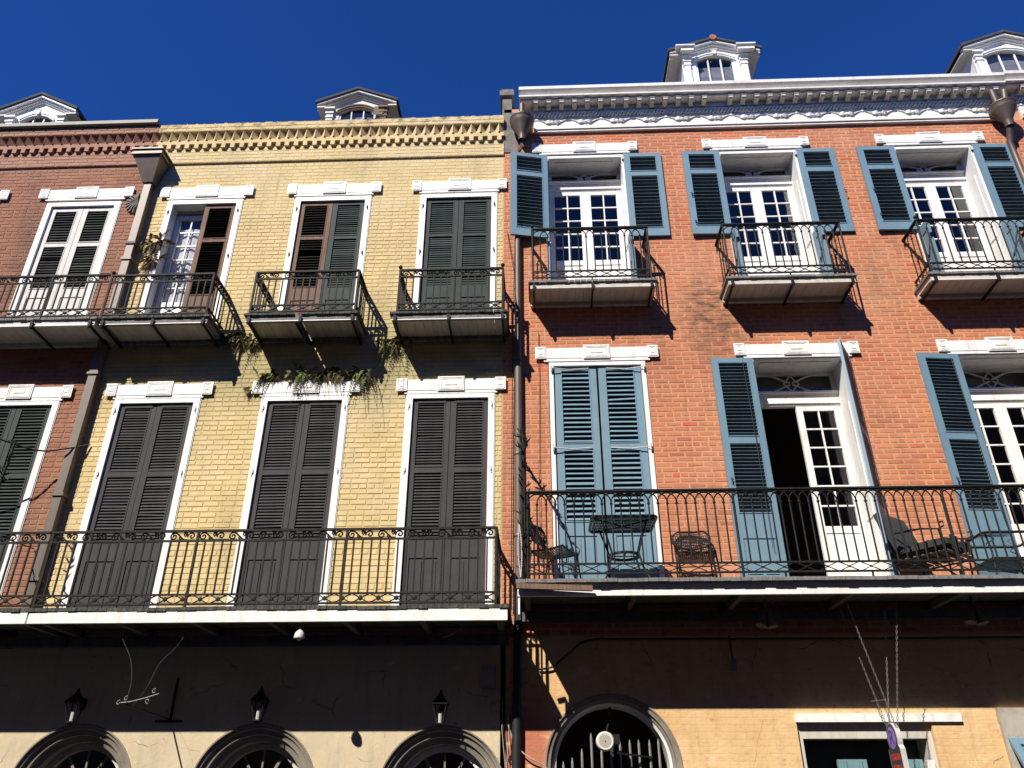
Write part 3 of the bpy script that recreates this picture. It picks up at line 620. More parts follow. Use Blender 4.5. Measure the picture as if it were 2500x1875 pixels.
def railing_arch(deck, x0, x1, y, zd, zr, mat='iron', sides=(), step=.105, posts=(), ball=(), yback=0., dstep=.23):
    """railing with interlaced arches under the top rail, collars, and a diamond band below"""
    runs = [((x0, y), (x1, y))] + [((x, y), (x, yback)) for x in sides]
    zc, r3, r4 = zr - .155, zd + .165, zd + .06
    for (xa, ya), (xb, yb) in runs:
        L = math.hypot(xb - xa, yb - ya); ux, uy = (xb - xa) / L, (yb - ya) / L; ang = math.atan2(uy, ux)
        MB().bar((xa, ya, zr), (xb, yb, zr), .042, .02).bar((xa, ya, zr - .018), (xb, yb, zr - .018), .02, .014).build('rail', mat, deck)
        for z in (r3, r4): MB().bar((xa, ya, z), (xb, yb, z), .02, .02).build('rail', mat, deck)
        n = max(1, round(L / step)); s = L / n
        def bal():
            mb = MB(); hh = (zc - r3) / 2; mb.tube([(0, 0, -hh), (0, 0, hh)], .0095, 6); mb.lathe([(.004, hh - .012), (.016, hh - .008), (.018, hh + .006), (.01, hh + .016), (.004, hh + .02)], (0, 0, 0), 8); return mb
        bm = shared(('abal', mat, round(zc - r3, 3)), lambda: bal().mesh('baluster', mat, centre=(0, 0, 0))[0])
        def arch():
            mb = MB(); hz = zr - .03 - zc
            mb.tube([(-s * math.cos(math.pi * i / 12), 0, hz * math.sin(math.pi * i / 12) ** .8 if 0 < i < 12 else 0) for i in range(13)], .0085, 4); return mb
        am = shared(('arch', mat, round(s, 3), round(zr - zc, 3)), lambda: arch().mesh('arch_loop', mat, centre=(0, 0, 0))[0])
        for i in range(n + 1):
            if 0 < i < n: put('baluster', bm, deck, (xa + ux * s * i, ya + uy * s * i, (zc + r3) / 2), (0, 0, ang))
            if 0 < i < n: put('arch_loop', am, deck, (xa + ux * s * i, ya + uy * s * i, zc), (0, 0, ang))
        q = max(1, round(L / dstep)); lw = L / q; h = (r3 - r4) / 2
        def dia():
            mb = MB(); mb.bar((-lw / 2, 0, 0), (0, 0, h), .009).bar((0, 0, h), (lw / 2, 0, 0), .009).bar((-lw / 2, 0, 0), (0, 0, -h), .009).bar((0, 0, -h), (lw / 2, 0, 0), .009).sphere((lw / 2, 0, 0), .013, 8, 6); return mb
        dm = shared(('dia', mat, round(lw, 3), round(h, 3)), lambda: dia().mesh('diamond', mat, centre=(0, 0, 0))[0])
        for i in range(q): put('diamond', dm, deck, (xa + ux * lw * (i + .5), ya + uy * lw * (i + .5), (r3 + r4) / 2), (0, 0, ang))
        k = max(1, round(L / .9))
        for i in range(k + 1): MB().bar((xa + ux * L * i / k, ya + uy * L * i / k, zd), (xa + ux * L * i / k, ya + uy * L * i / k, r4 - .0105), .018).build('rail_foot', mat, deck)
    for px in posts: MB().tube([(px, y, zd), (px, y, zr - .03)], .014, 8).build('post', mat, deck)
    for px in ball: MB().tube([(px, y, zr), (px, y, zr + .03)], .01, 6).sphere((px, y, zr + .055), .027, 10, 8).build('ball_finial', mat, deck, True)

def balcony(b, x0, x1, P, zd, soffit='soffit', deckm='deck_dark', nbr=3, gapx=None, name='balcony', fascia='deck_grey', plank=.1, ends=True, drip='white'):
    """cantilevered balcony: planks laid square to the wall, front beam, soffit boards, iron brackets"""
    x = x0; zs = zd - .035
    beam = MB().box(x0 + .03, x1 - .03, -P + .03, -P + .075, zd - .125, zs - .001).box(x0 + .03, x1 - .03, -.075, -.015, zd - .15, zs - .001)
    if ends: beam.box(x0 + .03, x0 + .07, -P + .0755, -.0755, zd - .11, zs - .001).box(x1 - .07, x1 - .03, -P + .0755, -.0755, zd - .11, zs - .001)
    d = beam.build(name, fascia, b['o'])
    n = round((x1 - x0) / plank); w = (x1 - x0) / n
    for i in range(n):
        if gapx is not None and abs(x0 + (i + .5) * w - gapx) < w * .5: continue
        put('plank', shared(('plank', deckm, round(w, 4), round(P, 3)), lambda: MB().box(-w / 2 + .003, w / 2 - .003, -(P - .012) / 2, (P - .012) / 2, -.017, .017).mesh('plank', deckm, centre=(0, 0, 0))[0]),
            d, (x0 + (i + .5) * w, -P / 2 - .006 + RND.uniform(-.008, .006), zd - .0175 + RND.uniform(-.002, .002)), (RND.uniform(-.004, .004), RND.uniform(-.02, .02), 0))
    m = round((x1 - x0 - .15) / .12); w2 = (x1 - x0 - .15) / m
    for i in range(m):
        if gapx is not None and abs(x0 + .075 + (i + .5) * w2 - gapx) < w2 * .6: continue
        put('soffit_board', shared(('sof', soffit, round(w2, 4), round(P, 3)), lambda: MB().box(-w2 / 2 + .0025, w2 / 2 - .0025, -(P - .16) / 2, (P - .16) / 2, -.008, .008).mesh('soffit_board', soffit, centre=(0, 0, 0))[0]), d, (x0 + .075 + (i + .5) * w2, -P / 2, zd - .085))
    MB().box(x0 + .03, x1 - .03, -P + .018, -P + .0295, zd - .13, zd - .118).build('drip_strip', drip, d)
    for i in range(nbr):
        x = x0 + .08 + (x1 - x0 - .16) * i / max(1, nbr - 1)
        br = MB().bar((x, -P + .01, zd - .145), (x, 0., zd - .165), .026, .03).box(x - .018, x + .018, -P - .012, -P + .0175, zd - .155, zd - .065)
        br.lathe([(.0005, -.03), (.016, -.026), (.02, -.01), (.012, .0)], (x, -P + .003, zd - .155), 8).build('bracket', 'iron', d)
    return d
def gallery(b, x0, x1, P, zd, over, fh, deckm, nj, endx=None, beam_y=0.):
    """long second-floor gallery: planks, white fascia under the overhang, joists, soffit"""
    d = MB().box(x0, x1, -P + over, -P + over + .04, zd - .04 - fh, zd - .041).build('gallery', 'white', b['o'])
    n = round((x1 - x0 + .04) / .11); w = (x1 - x0 + .04) / n
    for i in range(n):
        if (x0 + (i + .5) * w) > 8.2 or x0 + (i + .5) * w < -9: continue
        put('plank', shared(('gp', deckm, round(w, 4), round(P, 3)), lambda: MB().box(-w / 2 + .002, w / 2 - .002, -(P - .012) / 2, (P - .012) / 2, -.019, .019).mesh('plank', deckm, centre=(0, 0, 0))[0]),
            d, (x0 - .02 + (i + .5) * w, -P / 2 - .006 + RND.uniform(-.006, .006), zd - .02 + RND.uniform(-.002, .002) + (.006 * math.sin(i * .41) * math.sin(i * .13) if deckm == 'deck_dark' else 0)), (0, RND.uniform(-.025, .025), 0))
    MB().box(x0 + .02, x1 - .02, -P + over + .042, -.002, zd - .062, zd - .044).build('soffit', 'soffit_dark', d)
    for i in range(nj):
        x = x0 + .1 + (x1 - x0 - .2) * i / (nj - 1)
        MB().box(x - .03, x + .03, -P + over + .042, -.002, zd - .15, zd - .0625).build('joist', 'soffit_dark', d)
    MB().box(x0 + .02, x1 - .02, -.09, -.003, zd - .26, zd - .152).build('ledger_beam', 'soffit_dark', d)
    return d

def new_building(name, label, loc):
    return {'o': thing(name, label, 'building', loc), 'slats': {}, 'n': 0, 'rest': {}}
def finish(b):
    for sm, mb in b['rest'].items():
        if mb.v: o = mb.build('slats', sm, b['o']); o['kind'] = 'stuff'

# ================================================================== the yellow building
XL, XM, XR, XE = -11.2, -6.35, -.49, 7.72
YC = (-5.30, -3.22, -1.20); Z2, Z3 = 3.47, 7.55            # deck levels of the yellow and left red houses
Y = new_building('yellow_brick_building', 'yellow painted brick building with charcoal and green shutters, in the middle', (-3.4, 0, 0))
holesY = [(c - .61, c + .61, Z2 - .03, 6.58) for c in YC] + [(c - .61, c + .61, Z3 - .03, 10.21) for c in YC]
ACH = [(-5.27, 1.66), (-3.22, 1.66), (-1.13, 1.63)]
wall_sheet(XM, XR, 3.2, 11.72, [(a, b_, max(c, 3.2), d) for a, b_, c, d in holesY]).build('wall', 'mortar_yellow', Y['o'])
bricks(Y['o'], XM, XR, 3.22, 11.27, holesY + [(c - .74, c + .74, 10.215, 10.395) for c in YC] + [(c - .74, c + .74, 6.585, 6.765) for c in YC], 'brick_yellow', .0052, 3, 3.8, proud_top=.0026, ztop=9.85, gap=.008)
shell(Y['o'], XM, XR, 11.6, (Z2, Z3, 11.4)); roof(Y['o'], XM + .05, XR - .05, 11.6)

def brick_cornice(b, x0, x1, bm, n, top=11.75):
    """corbelled parapet: string course, dentils, ledge, dog-tooth bricks, coping band"""
    d = MB().box(x0, x1, -.032, -.0005, 10.94, 11.225).box(x0, x1, -.075, -.0005, 11.325, 11.40).box(x0, x1, -.105, .3, 11.585, top)
    d.box(x0, x1, -.02, -.0003, 11.2255, 11.3245).box(x0, x1, -.015, -.0004, 11.4005, 11.5845)
    o = d.build('parapet_cornice', bm, b['o'])
    s = (x1 - x0) / n
    dm = MB().box(-.036, .036, -.03, .03, -.046, .046).mesh('dentil', bm, centre=(0, 0, 0))[0]
    t = s / 2 * .98; tm = MB().add([(-t, .04, -.09), (t, .04, -.09), (0, -.055, -.09), (-t, .04, .09), (t, .04, .09), (0, -.055, .09)], [(0, 1, 2), (5, 4, 3), (0, 2, 5, 3), (2, 1, 4, 5)]).mesh('tooth_brick', bm, centre=(0, 0, 0))[0]
    for i in range(n):
        x = x0 + (i + .5) * s
        put('dentil', dm, o, (x + RND.uniform(-.004, .004), -.052, 11.276), (0, RND.uniform(-.03, .03), RND.uniform(-.03, .03)))
        put('tooth_brick', tm, o, (x, -.05, 11.493), (0, 0, RND.uniform(-.02, .02)))
    return o
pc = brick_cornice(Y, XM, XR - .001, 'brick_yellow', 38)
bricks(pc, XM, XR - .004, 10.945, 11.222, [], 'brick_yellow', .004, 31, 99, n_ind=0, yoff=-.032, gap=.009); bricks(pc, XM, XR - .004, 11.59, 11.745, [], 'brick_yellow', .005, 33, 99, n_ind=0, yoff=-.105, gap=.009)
# loose mortar lumps and missing corners on the coping
mb = MB()
for i in range(90):
    x = RND.uniform(XM + .1, XR - .1); w = RND.uniform(.03, .12); mb.box(x - w, x + w, -.10, RND.uniform(-.02, .2), 11.7505, 11.751 + RND.uniform(.004, .02))
o = mb.build('coping_mortar', 'brick_yellow', pc); o['kind'] = 'stuff'

for i, c in enumerate(YC):
    lintel(Y, c, .76, 10.21, 10.40); lintel(Y, c, .76, 6.59, 6.77)
    f2 = frame(Y, c, 1.21, Z2, 6.55); f3 = frame(Y, c, 1.21, Z3, 10.14)
    P2 = [(5.465 - Z2, 6.41 - Z2, 'L'), (4.49 - Z2, 5.37 - Z2, 'L'), (3.62 - Z2, 4.24 - Z2, 'P')]
    for s in (0, 1):
        a = rad((2.2, -1.5)[s] if i == 0 else RND.uniform(-.8, .8))
        m = Tm(c - .523, .012, Z2 + .02) if s == 0 else Tm(c + .003, .012, Z2 + .02)
        shutter(Y, m @ Rz(a * .3), .518, 6.47 - Z2 - .02, P2, 'charcoal', 'charcoal', 57, pitch=.042, sw=.048, ind=True)
    hw = MB()
    for s in (-1, 1):
        for z in (6.36, 5.42): hinge_hardware(hw, c + s * .565, z, s)
    hw.build('hinge_pintles', 'white_worn', f2)
    st = MB()
    for s in (-1, 1): st.box(c + s * .26 - .2, c + s * .26 + .2, .006, .0115, 6.415, 6.45)
    st.build('strap_hinges', 'charcoal', f2)
    hw = MB()
    for s in (-1, 1):
        for z in (9.9, 9.0): hinge_hardware(hw, c + s * .565, z, s)
    hw.build('hinge_pintles', 'iron', f3)
P3 = [(9.385 - Z3 - .02, 9.985 - Z3 - .02, 'L'), (8.41 - Z3 - .02, 9.305 - Z3 - .02, 'L'), (7.65 - Z3 - .02, 8.17 - Z3 - .02, 'P')]
h3 = 10.06 - Z3 - .02
for i, c in enumerate(YC):
    mL, mR = Tm(c - .523, .012, Z3 + .02), Tm(c + .003, .012, Z3 + .02)
    if i == 2:
        for m in (mL, mR): shutter(Y, m, .518, h3, P3, 'green', 'green', 70, pitch=.043, sw=.05)
    elif i == 1:
        shutter(Y, mL, .518, h3, P3, 'wood', 'wood_dark', 50, pitch=.05, sw=.05, label='bare weathered wooden shutter leaf with broken dark slats', missing={(round(8.41 - Z3 - .02, 2), q) for q in (5, 12, 13)})
        shutter(Y, mR, .518, h3, P3, 'green', 'green', 68, pitch=.043, sw=.05)
    else:
        shutter(Y, mR, .518, h3, [(P3[0][0], P3[0][1], 'L'), (P3[1][0] - .1, P3[1][1], 'L'), (P3[2][0], P3[2][1] - .1, 'P')], 'wood', 'wood_dark', 40, pitch=.05, sw=.05, label='bare brown wooden shutter leaf, the only closed half of its window')
        # open half: grey reveal, sash, white sheet added behind for the panes' bright reflection
        rv = MB().box(c - .525, c - .505, .161, .36, Z3, 10.06).box(c + .505, c + .525, .161, .36, Z3, 10.06).box(c - .504, c + .504, .161, .36, 10.02, 10.06).build('window_reveal', 'white_worn', Y['o'])
        french_door(Y, Tm(c - .50, .17, Z3 + .02), .50, 9.98 - Z3 - .02, .72, 2, 6, 'white', .07)
        cu = MB(); n = 26
        for k in range(n):
            xa, xb = c - .50 + .52 * k / n, c - .50 + .52 * (k + 1) / n; ya, yb = .235 + .008 * math.sin(k * 1.1), .235 + .008 * math.sin((k + 1) * 1.1)
            cu.add([(xa, ya, Z3 + .1), (xb, yb, Z3 + .1), (xb, yb, 9.75), (xa, ya, 9.75)], [(0, 1, 2, 3)])
        cu.build('reflection_sheet', 'reflection_sheet', Y['o']); MB().box(c + .01, c + .518, .075, .09, Z3 + .02, 10.05).build('dark_gap_panel', 'dark_door', Y['o'])  # dark panel added behind the closed leaf for the unlit room's blackness
def splay(mb, c, z, prof, n=32):
    """moulded arch reveal: profile (radius, y) swept round the arch and down both jambs"""
    rings = [[(c - r_, y_, 0.) for r_, y_ in prof]] + [[(c - r_ * math.cos(math.pi * i / n), y_, z + r_ * math.sin(math.pi * i / n)) for r_, y_ in prof] for i in range(n + 1)] + [[(c + r_, y_, 0.) for r_, y_ in prof]]
    k = len(prof); mb.add([p for g_ in rings for p in g_], [(i * k + j, i * k + j + 1, (i + 1) * k + j + 1, (i + 1) * k + j) for i in range(len(rings) - 1) for j in range(k - 1)])
# ground storey, cream stucco with three moulded arches
wall_sheet(XM, XR, 0, 3.2, [], [(c, z, .70) for c, z in ACH], .34).build('ground_wall', 'stucco_cream', Y['o'])
for k, (c, z) in enumerate(ACH):
    mb = MB()
    splay(mb, c, z, [(.699, -.012), (.715, -.012), (.715, -.0005), (.699, .0), (.685, .015), (.662, .02), (.655, .045), (.63, .06), (.60, .065), (.592, .10), (.56, .115), (.53, .13), (.525, .30)])
    ar = mb.build('arch_moulding', 'stucco_trim', Y['o'], True)
    mb = MB().ring(c, z, .455, .522, .25, .32).ring(c, z, .15, .175, .27, .31)
    mb.box(c - .522, c - .455, .25, .32, 0, z).box(c + .455, c + .522, .25, .32, 0, z).box(c - .454, c + .454, .26, .31, z - .06, z)
    fl = mb.build('fanlight', 'soffit' if k < 2 else 'white', Y['o'])  # shade on the first two white frames is put into a duller paint
    for q in range(1, 6):
        a = math.pi * q / 6; MB().bar((c + .175 * math.cos(a), .29, z + .175 * math.sin(a)), (c + .456 * math.cos(a), .29, z + .456 * math.sin(a)), .020, .03).build('glazing_bar', 'stucco_trim', fl)  # white bars in a darker material, standing in for the shade on them
    for q in range(6):
        a0, a1 = math.pi * q / 6, math.pi * (q + 1) / 6
        MB().prism([(c + r * math.cos(a), z + r * math.sin(a)) for r, a in ((.17, a0), (.456, a0), (.456, (a0 + a1) / 2), (.456, a1), (.17, a1))], .294, .298).build('pane', 'glass', fl)
    MB().prism([(c - .16, z)] + [(c + .155 * math.cos(math.pi * (8 - q) / 8), z + .155 * math.sin(math.pi * (8 - q) / 8)) for q in range(9)], .294, .298).build('pane', 'glass', fl)
    MB().box(c - .45, c + .45, .275, .31, 0, z - .061).build('entrance_door', 'dark_door', Y['o'])
# gallery over the pavement
GY = gallery(Y, -5.64, -.37, .97, Z2, .012, .125, 'deck_dark', 7)
railing_scroll(GY, -5.64, -.50, -.95, Z2, 4.33, sides=(-.50,), step=.1, posts=(-5.62, -3.92, -2.2, -.50))
# upper balconies
b1 = balcony(Y, -6.1, -4.53, .6, Z3, nbr=3); railing_scroll(b1, -6.08, -4.60, -.58, Z3, 8.25, sides=(-4.60,), step=.1, posts=(-6.08, -4.60), ball=(-6.08,))
b2 = balcony(Y, -4.05, -2.45, .6, Z3, nbr=3, gapx=-3.28); railing_scroll(b2, -3.98, -2.51, -.58, Z3, 8.25, sides=(-3.98, -2.51), step=.1, posts=(-3.98, -2.51))
b3 = balcony(Y, -2.02, -.385, .6, Z3 - .02, nbr=3); railing_scroll(b3, -1.92, -.465, -.58, Z3 - .02, 8.235, sides=(-1.92, -.465), step=.1, posts=(-1.92, -.465), ball=(-1.92, -.465))
dormer(Y, -3.35, 1.2, 11.9, 13.37, 13.70, 1.04, 'white_worn', rows=1, keystone=False, patch=True, over=.16, win=.35)
finish(Y)

# ================================================================== the dull red building on the left
Rb = new_building('red_brick_building', 'dull red brick building with white louvred shutters at the left edge', (-8.5, 0, 0))
RC = -7.30
holesR = [(RC - .61, RC + .61, Z2 - .03, 6.58), (RC - .61, RC + .61, Z3 - .03, 10.24), (RC - 2.69, RC - 1.47, Z3 - .03, 10.24), (RC - 2.69, RC - 1.47, Z2 - .03, 6.58)]
wall_sheet(XL, XM - .002, 3.2, 11.72, [(a, b_, max(c, 3.2), d) for a, b_, c, d in holesR]).build('wall', 'mortar_red', Rb['o'])
wall_sheet(XL, XM - .002, 0, 3.2, []).build('ground_wall', 'stucco_cream', Rb['o'])
bricks(Rb['o'], XL, XM - .004, 3.22, 11.27, holesR + [(RC - .74, RC + .74, 10.25, 10.43), (RC - .74, RC + .74, 6.59, 6.77)], 'brick_red', .0055, 5, 3.8)
shell(Rb['o'], XL, XM - .02, 11.6, (Z2, Z3, 11.4)); roof(Rb['o'], XL, XM, 11.6)
rc = brick_cornice(Rb, XL, XM - .001, 'brick_red', 31, 11.74)
bricks(rc, XL, XM - .004, 10.945, 11.222, [], 'brick_red', .005, 35, 99, n_ind=0, yoff=-.032); bricks(rc, XL, XM - .004, 11.59, 11.735, [], 'brick_red', .006, 37, 99, n_ind=0, yoff=-.105)
MB().box(XL, -6.38, -.16, .3, 11.755, 11.845).box(XL, -6.38, -.175, -.161, 11.76, 11.83).build('copper_flashing', 'patina', Rb['o'])
for c in (RC, RC - 2.08):
    lintel(Rb, c, .78, 10.25, 10.43); lintel(Rb, c, .76, 6.58, 6.76)
    frame(Rb, c, 1.21, Z2, 6.55); frame(Rb, c, 1.21, Z3, 10.16)
for s in (0, 1):
    x = RC - .523 + .526 * s
    shutter(Rb, Tm(x, .012, Z2 + .02), .518, 6.47 - Z2 - .02, [(5.465 - Z2, 6.40 - Z2, 'L'), (4.49 - Z2, 5.37 - Z2, 'L'), (3.62 - Z2, 4.24 - Z2, 'P')], 'green_grey', 'green_grey', 52, pitch=.046, sw=.05)
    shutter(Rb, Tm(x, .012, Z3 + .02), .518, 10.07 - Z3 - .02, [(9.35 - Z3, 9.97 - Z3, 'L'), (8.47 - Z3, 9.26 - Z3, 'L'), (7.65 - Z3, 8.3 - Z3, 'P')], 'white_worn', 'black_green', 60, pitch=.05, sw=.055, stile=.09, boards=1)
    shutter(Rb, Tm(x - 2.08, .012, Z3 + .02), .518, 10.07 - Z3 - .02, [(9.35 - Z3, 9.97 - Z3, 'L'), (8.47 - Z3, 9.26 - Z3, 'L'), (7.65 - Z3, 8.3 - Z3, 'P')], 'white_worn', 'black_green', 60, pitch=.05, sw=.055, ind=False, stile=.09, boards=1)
GR = gallery(Rb, -9.2, -5.66, .97, Z2, .012, .125, 'deck_dark', 5)
railing_scroll(GR, -9.2, -5.66, -.95, Z2, 4.33, step=.1, posts=(-7.4,))
b4 = balcony(Rb, -8.75, -6.12, .6, Z3, soffit='white_worn', nbr=4, fascia='white_worn', deckm='deck_grey'); railing_scroll(b4, -8.72, -6.12, -.58, Z3, 8.27, sides=(-8.72,), step=.1, posts=(-6.95, -8.72))
dormer(Rb, -9.6, 1.18, 11.9, 13.40, 13.82, 1.04, 'white', rows=1, over=.2, win=.31)
# shell-shaped cast anchor beside the lintel
mb = MB(); cx, cz = -6.43, 10.10
for i in range(9):
    a = rad(-80 + 20 * i) + math.pi; mb.tube([(cx + .03, -.03, cz - .0), (cx + .03 + .1 * math.cos(a), -.05, cz + .1 * math.sin(a)), (cx + .03 + .2 * math.cos(a), -.02, cz + .2 * math.sin(a))], [.008, .02, .024], 5)
mb.build('wall_anchor', 'cement', Rb['o'])
finish(Rb)

# ================================================================== the orange-red building on the right
O = new_building('orange_brick_building', 'orange-red brick building with slate-blue shutters and white cornice, on the right', (3.6, 0, 0))
OC = (.83, 3.605, 6.39); D2, D3 = 3.72, 8.07
holesO = [(OC[0] - .68, OC[0] + .68, D2 - .03, 7.06)] + [(c - .62, c + .66, D2 - .03, 7.06) for c in OC[1:]] + [(c - .62, c + .62, D3 - .03, 10.96) for c in OC]
wall_sheet(XR, XE, 3.3, 12.0, [(a, b_, max(c, 3.3), d) for a, b_, c, d in holesO]).build('wall', 'mortar_orange', O['o'])
bricks(O['o'], XR + .003, XE, 3.32, 11.40, holesO + [(c - .84, c + .84, 10.965, 11.13) for c in OC] + [(c - .84, c + .84, 7.065, 7.235) for c in OC], 'brick_orange', .004, 9, 4.1, gap=.013)
shell(O['o'], XR, XE, 11.9, (D2, D3, 11.7)); roof(O['o'], XR + .3, XE, 11.95)
for c in OC: lintel(O, c, .86, 10.96, 11.135); lintel(O, c, .86, 7.06, 7.235)
# party pier at the left edge, weathered render
MB().box(XR - .03, -.36, .0, .35, 11.3, 12.3).box(XR - .075, -.32, -.05, .4, 12.301, 12.42).box(XR - .05, -.34, -.03, .38, 12.421, 12.46).box(XR + .002, -.26, -.02, -.0005, 11.0, 11.9).build('party_pier', 'cement', O['o'])
# cornice
CP = .28; X0 = -.23
def cornice(b, x0, x1, dz=0., swag=True):
    d = MB()
    for y, za, zb in ((-.055, 11.40, 11.44), (-.075, 11.4405, 11.475), (-.05, 11.4755, 11.53), (-.03, 11.5305, 11.775)): d.box(x0 + .24, x1, y, -.0004, za + dz, zb + dz)
    for y, za, zb in ((-.045, 11.7755, 11.80), (-.07, 11.8005, 11.85), (-.085, 11.8505, 11.93)): d.box(x0 + .18, x1, y, -.0004, za + dz, zb + dz)
    d.box(x0 + .02, x1, -CP + .045, .3, 11.9305 + dz, 11.965 + dz)
    prof = [(-CP + .06, 11.9660), (-CP - .02, 11.9675), (-CP - .024, 11.9975), (-CP + .03, 12.0055), (-CP + .04, 12.0255), (-CP + .02, 12.0605), (-CP - .03, 12.0905), (-CP - .05, 12.1005), (-CP - .055, 12.1615), (.25, 12.1705), (.25, 11.9660)]
    n = len(prof); d.add([(x0, y, z + dz) for y, z in prof] + [(x1, y, z + dz) for y, z in prof], [tuple(range(n)), tuple(range(2 * n - 1, n - 1, -1))] + [(i, i + n, (i + 1) % n + n, (i + 1) % n) for i in range(n)])
    o = d.build('cornice', 'white_cornice', b['o'])
    def mod():
        mb = MB().box(-.046, .046, -.085, .085, .024, .04).box(-.036, .036, -.075, .085, .004, .0235)
        pts = [(-.075, .0035), (-.075, -.016), (-.05, -.034), (-.02, -.03), (.02, -.04), (.05, -.05), (.085, -.05), (.085, .0035)]; k = len(pts)
        mb.add([(-.036, y, z) for y, z in pts] + [(.036, y, z) for y, z in pts], [tuple(range(k)), tuple(range(2 * k - 1, k - 1, -1))] + [(i, (i + 1) % k, (i + 1) % k + k, i + k) for i in range(k)]); return mb
    mm = shared('modillion', lambda: mod().mesh('modillion', 'soffit', centre=(0, 0, 0))[0])
    x = x0 + .28
    while x < x1 - .05:
        if not (2.92 < x < 3.08): put('modillion', mm, o, (x, -.172, 11.89 + dz))
        x += .2155
    rope = shared('rope', lambda: MB().tube([(-.03, -.008, -.035), (0, -.02, 0), (.03, -.008, .035)], .016, 5).mesh('rope_twist', 'white_cornice', centre=(0, 0, 0))[0])
    q = MB(); x = x0 + .26
    while x < x1: q.tube([(x - .03, -.048, 11.735 + dz), (x, -.07, 11.765 + dz), (x + .03, -.085, 11.80 + dz)], .017, 5); x += .06
    k = q.build('rope_moulding', 'white_cornice', o); k['kind'] = 'stuff'
    def sw():
        mb = MB().lathe([(.0005, -.02), (.022, -.016), (.03, 0), (.0305, .012)], (0, 0, 0), 10).xf(Matrix.Rotation(-math.pi / 2, 4, 'X'))
        mb.lathe([(.031, -.006), (.04, -.004), (.042, .012)], (0, 0, 0), 10) if False else None
        for s in (-1, 1): mb.tube([(s * .02, -.005, -.01), (s * .09, -.012, -.035), (s * .15, -.015, -.07)], [.006, .011, .014], 5)
        return mb
    sm = shared('swag', lambda: sw().mesh('swag', 'white', centre=(0, 0, 0))[0])
    def lf():
        mb = MB(); mb.sphere((0, -.008, 0), .03, 8, 6, .7)
        for s in (-1, 1):
            for j in range(5):
                a = rad(-25 + 26 * j); mb.tube([(s * .02, -.01, 0), (s * (.05 + .03 * math.cos(a)), -.022, .03 * math.sin(a)), (s * (.07 + .06 * math.cos(a)), -.012, .045 * math.sin(a) + .008)], [.012, .017, .005], 5)
        return mb
    lm = shared('leafdrop', lambda: lf().mesh('acanthus_cluster', 'white', centre=(0, 0, 0))[0])
    if swag:
        x = x0 + .29
        while x < x1:
            put('swag', sm, o, (x, -.031, 11.695 + dz))
            if x + .27 < x1: put('acanthus_cluster', lm, o, (x + .27, -.035, 11.612 + dz))
            x += .54
    return o
cornice(O, X0, 7.74)
dormer(O, 3.55, 1.26, 12.1, 14.50, 14.80, 1.04, 'white', rows=2, over=.24, returns=True, ridge='terracotta', win=.37)

def surround(b, c, w, zb, zt, yd, ztr0, ztr1, casing=.05, y0=-.012):
    """deep white door case: casing, panelled reveals, head soffit, transom bar and traceried fanlight"""
    a, e = c - w / 2, c + w / 2; t = .02
    mb = MB().box(a - casing, a, y0, .02, zb, zt + casing).box(e, e + casing, y0, .02, zb, zt + casing).box(a, e, y0, .02, zt, zt + casing)
    mb.box(a - .03, a, .021, yd + .1, zb, zt + .03).box(e, e + .03, .021, yd + .1, zb, zt + .03).box(a, e, .021, yd + .1, zt, zt + .03)
    for z0, z1 in ((zb + .1, zb + .95), (zb + 1.05, ztr0 - .1)):
        for x, s in ((a, 1), (e, -1)): mb.box(min(x + s * .0005, x + s * .012), max(x + s * .0005, x + s * .012), .09, yd - .06, z0, z1)
    mb.box(a + .12, e - .12, .08, yd - .05, zt - .012, zt - .0005)
    # transom bar with a moulded ledge
    mb.box(a, e, yd, yd + .08, ztr0, ztr1).box(a, e, yd - .045, yd - .0005, ztr1 - .06, ztr1 - .025).box(a + .001, e - .001, yd - .075, yd - .0455, ztr1 - .045, ztr1 - .02).box(a, e, yd - .025, yd - .0005, ztr0 + .03, ztr1 - .061)
    mb.box(a, a + .05, yd, yd + .06, ztr1, zt).box(e - .05, e, yd, yd + .06, ztr1, zt).box(a + .05, e - .05, yd, yd + .06, zt - .035, zt)
    o = mb.build('door_case', 'white', b['o'])
    zm = (ztr1 + zt - .035) / 2; h = (zt - .035 - ztr1) / 2; hw = w / 2 - .05
    MB().box(a + .051, e - .051, yd + .03, yd + .034, ztr1 + .001, zt - .036).build('transom_pane', 'glass', o)
    tr = MB()
    for s in (-1, 1):
        for v in (-1, 1):
            pts = []
            for i in range(15):
                u = i / 14; x = c + s * hw * (.03 + .97 * u) ; zz = zm + v * h * (.12 + .88 * (math.sin(min(1, u * 1.7) * math.pi / 2) ** 1.4)) * (.96)
                pts.append((x, yd + .018, zz))
            tr.tube(pts, .014, 5)
        tr.tube([(c, yd + .018, zm + s * h * .96), (c + .06, yd + .018, zm + s * h * .35), (c + .11, yd + .018, zm)], .011, 5)
        tr.tube([(c, yd + .018, zm + s * h * .96), (c - .06, yd + .018, zm + s * h * .35), (c - .11, yd + .018, zm)], .011, 5)
        tr.bar((c + s * hw * .55, yd + .018, zm - h * .95), (c + s * hw * .55, yd + .018, zm - h * .75), .012)
    tr.build('tracery', 'white', o)
    return o
YD3, YD2 = .33, .40
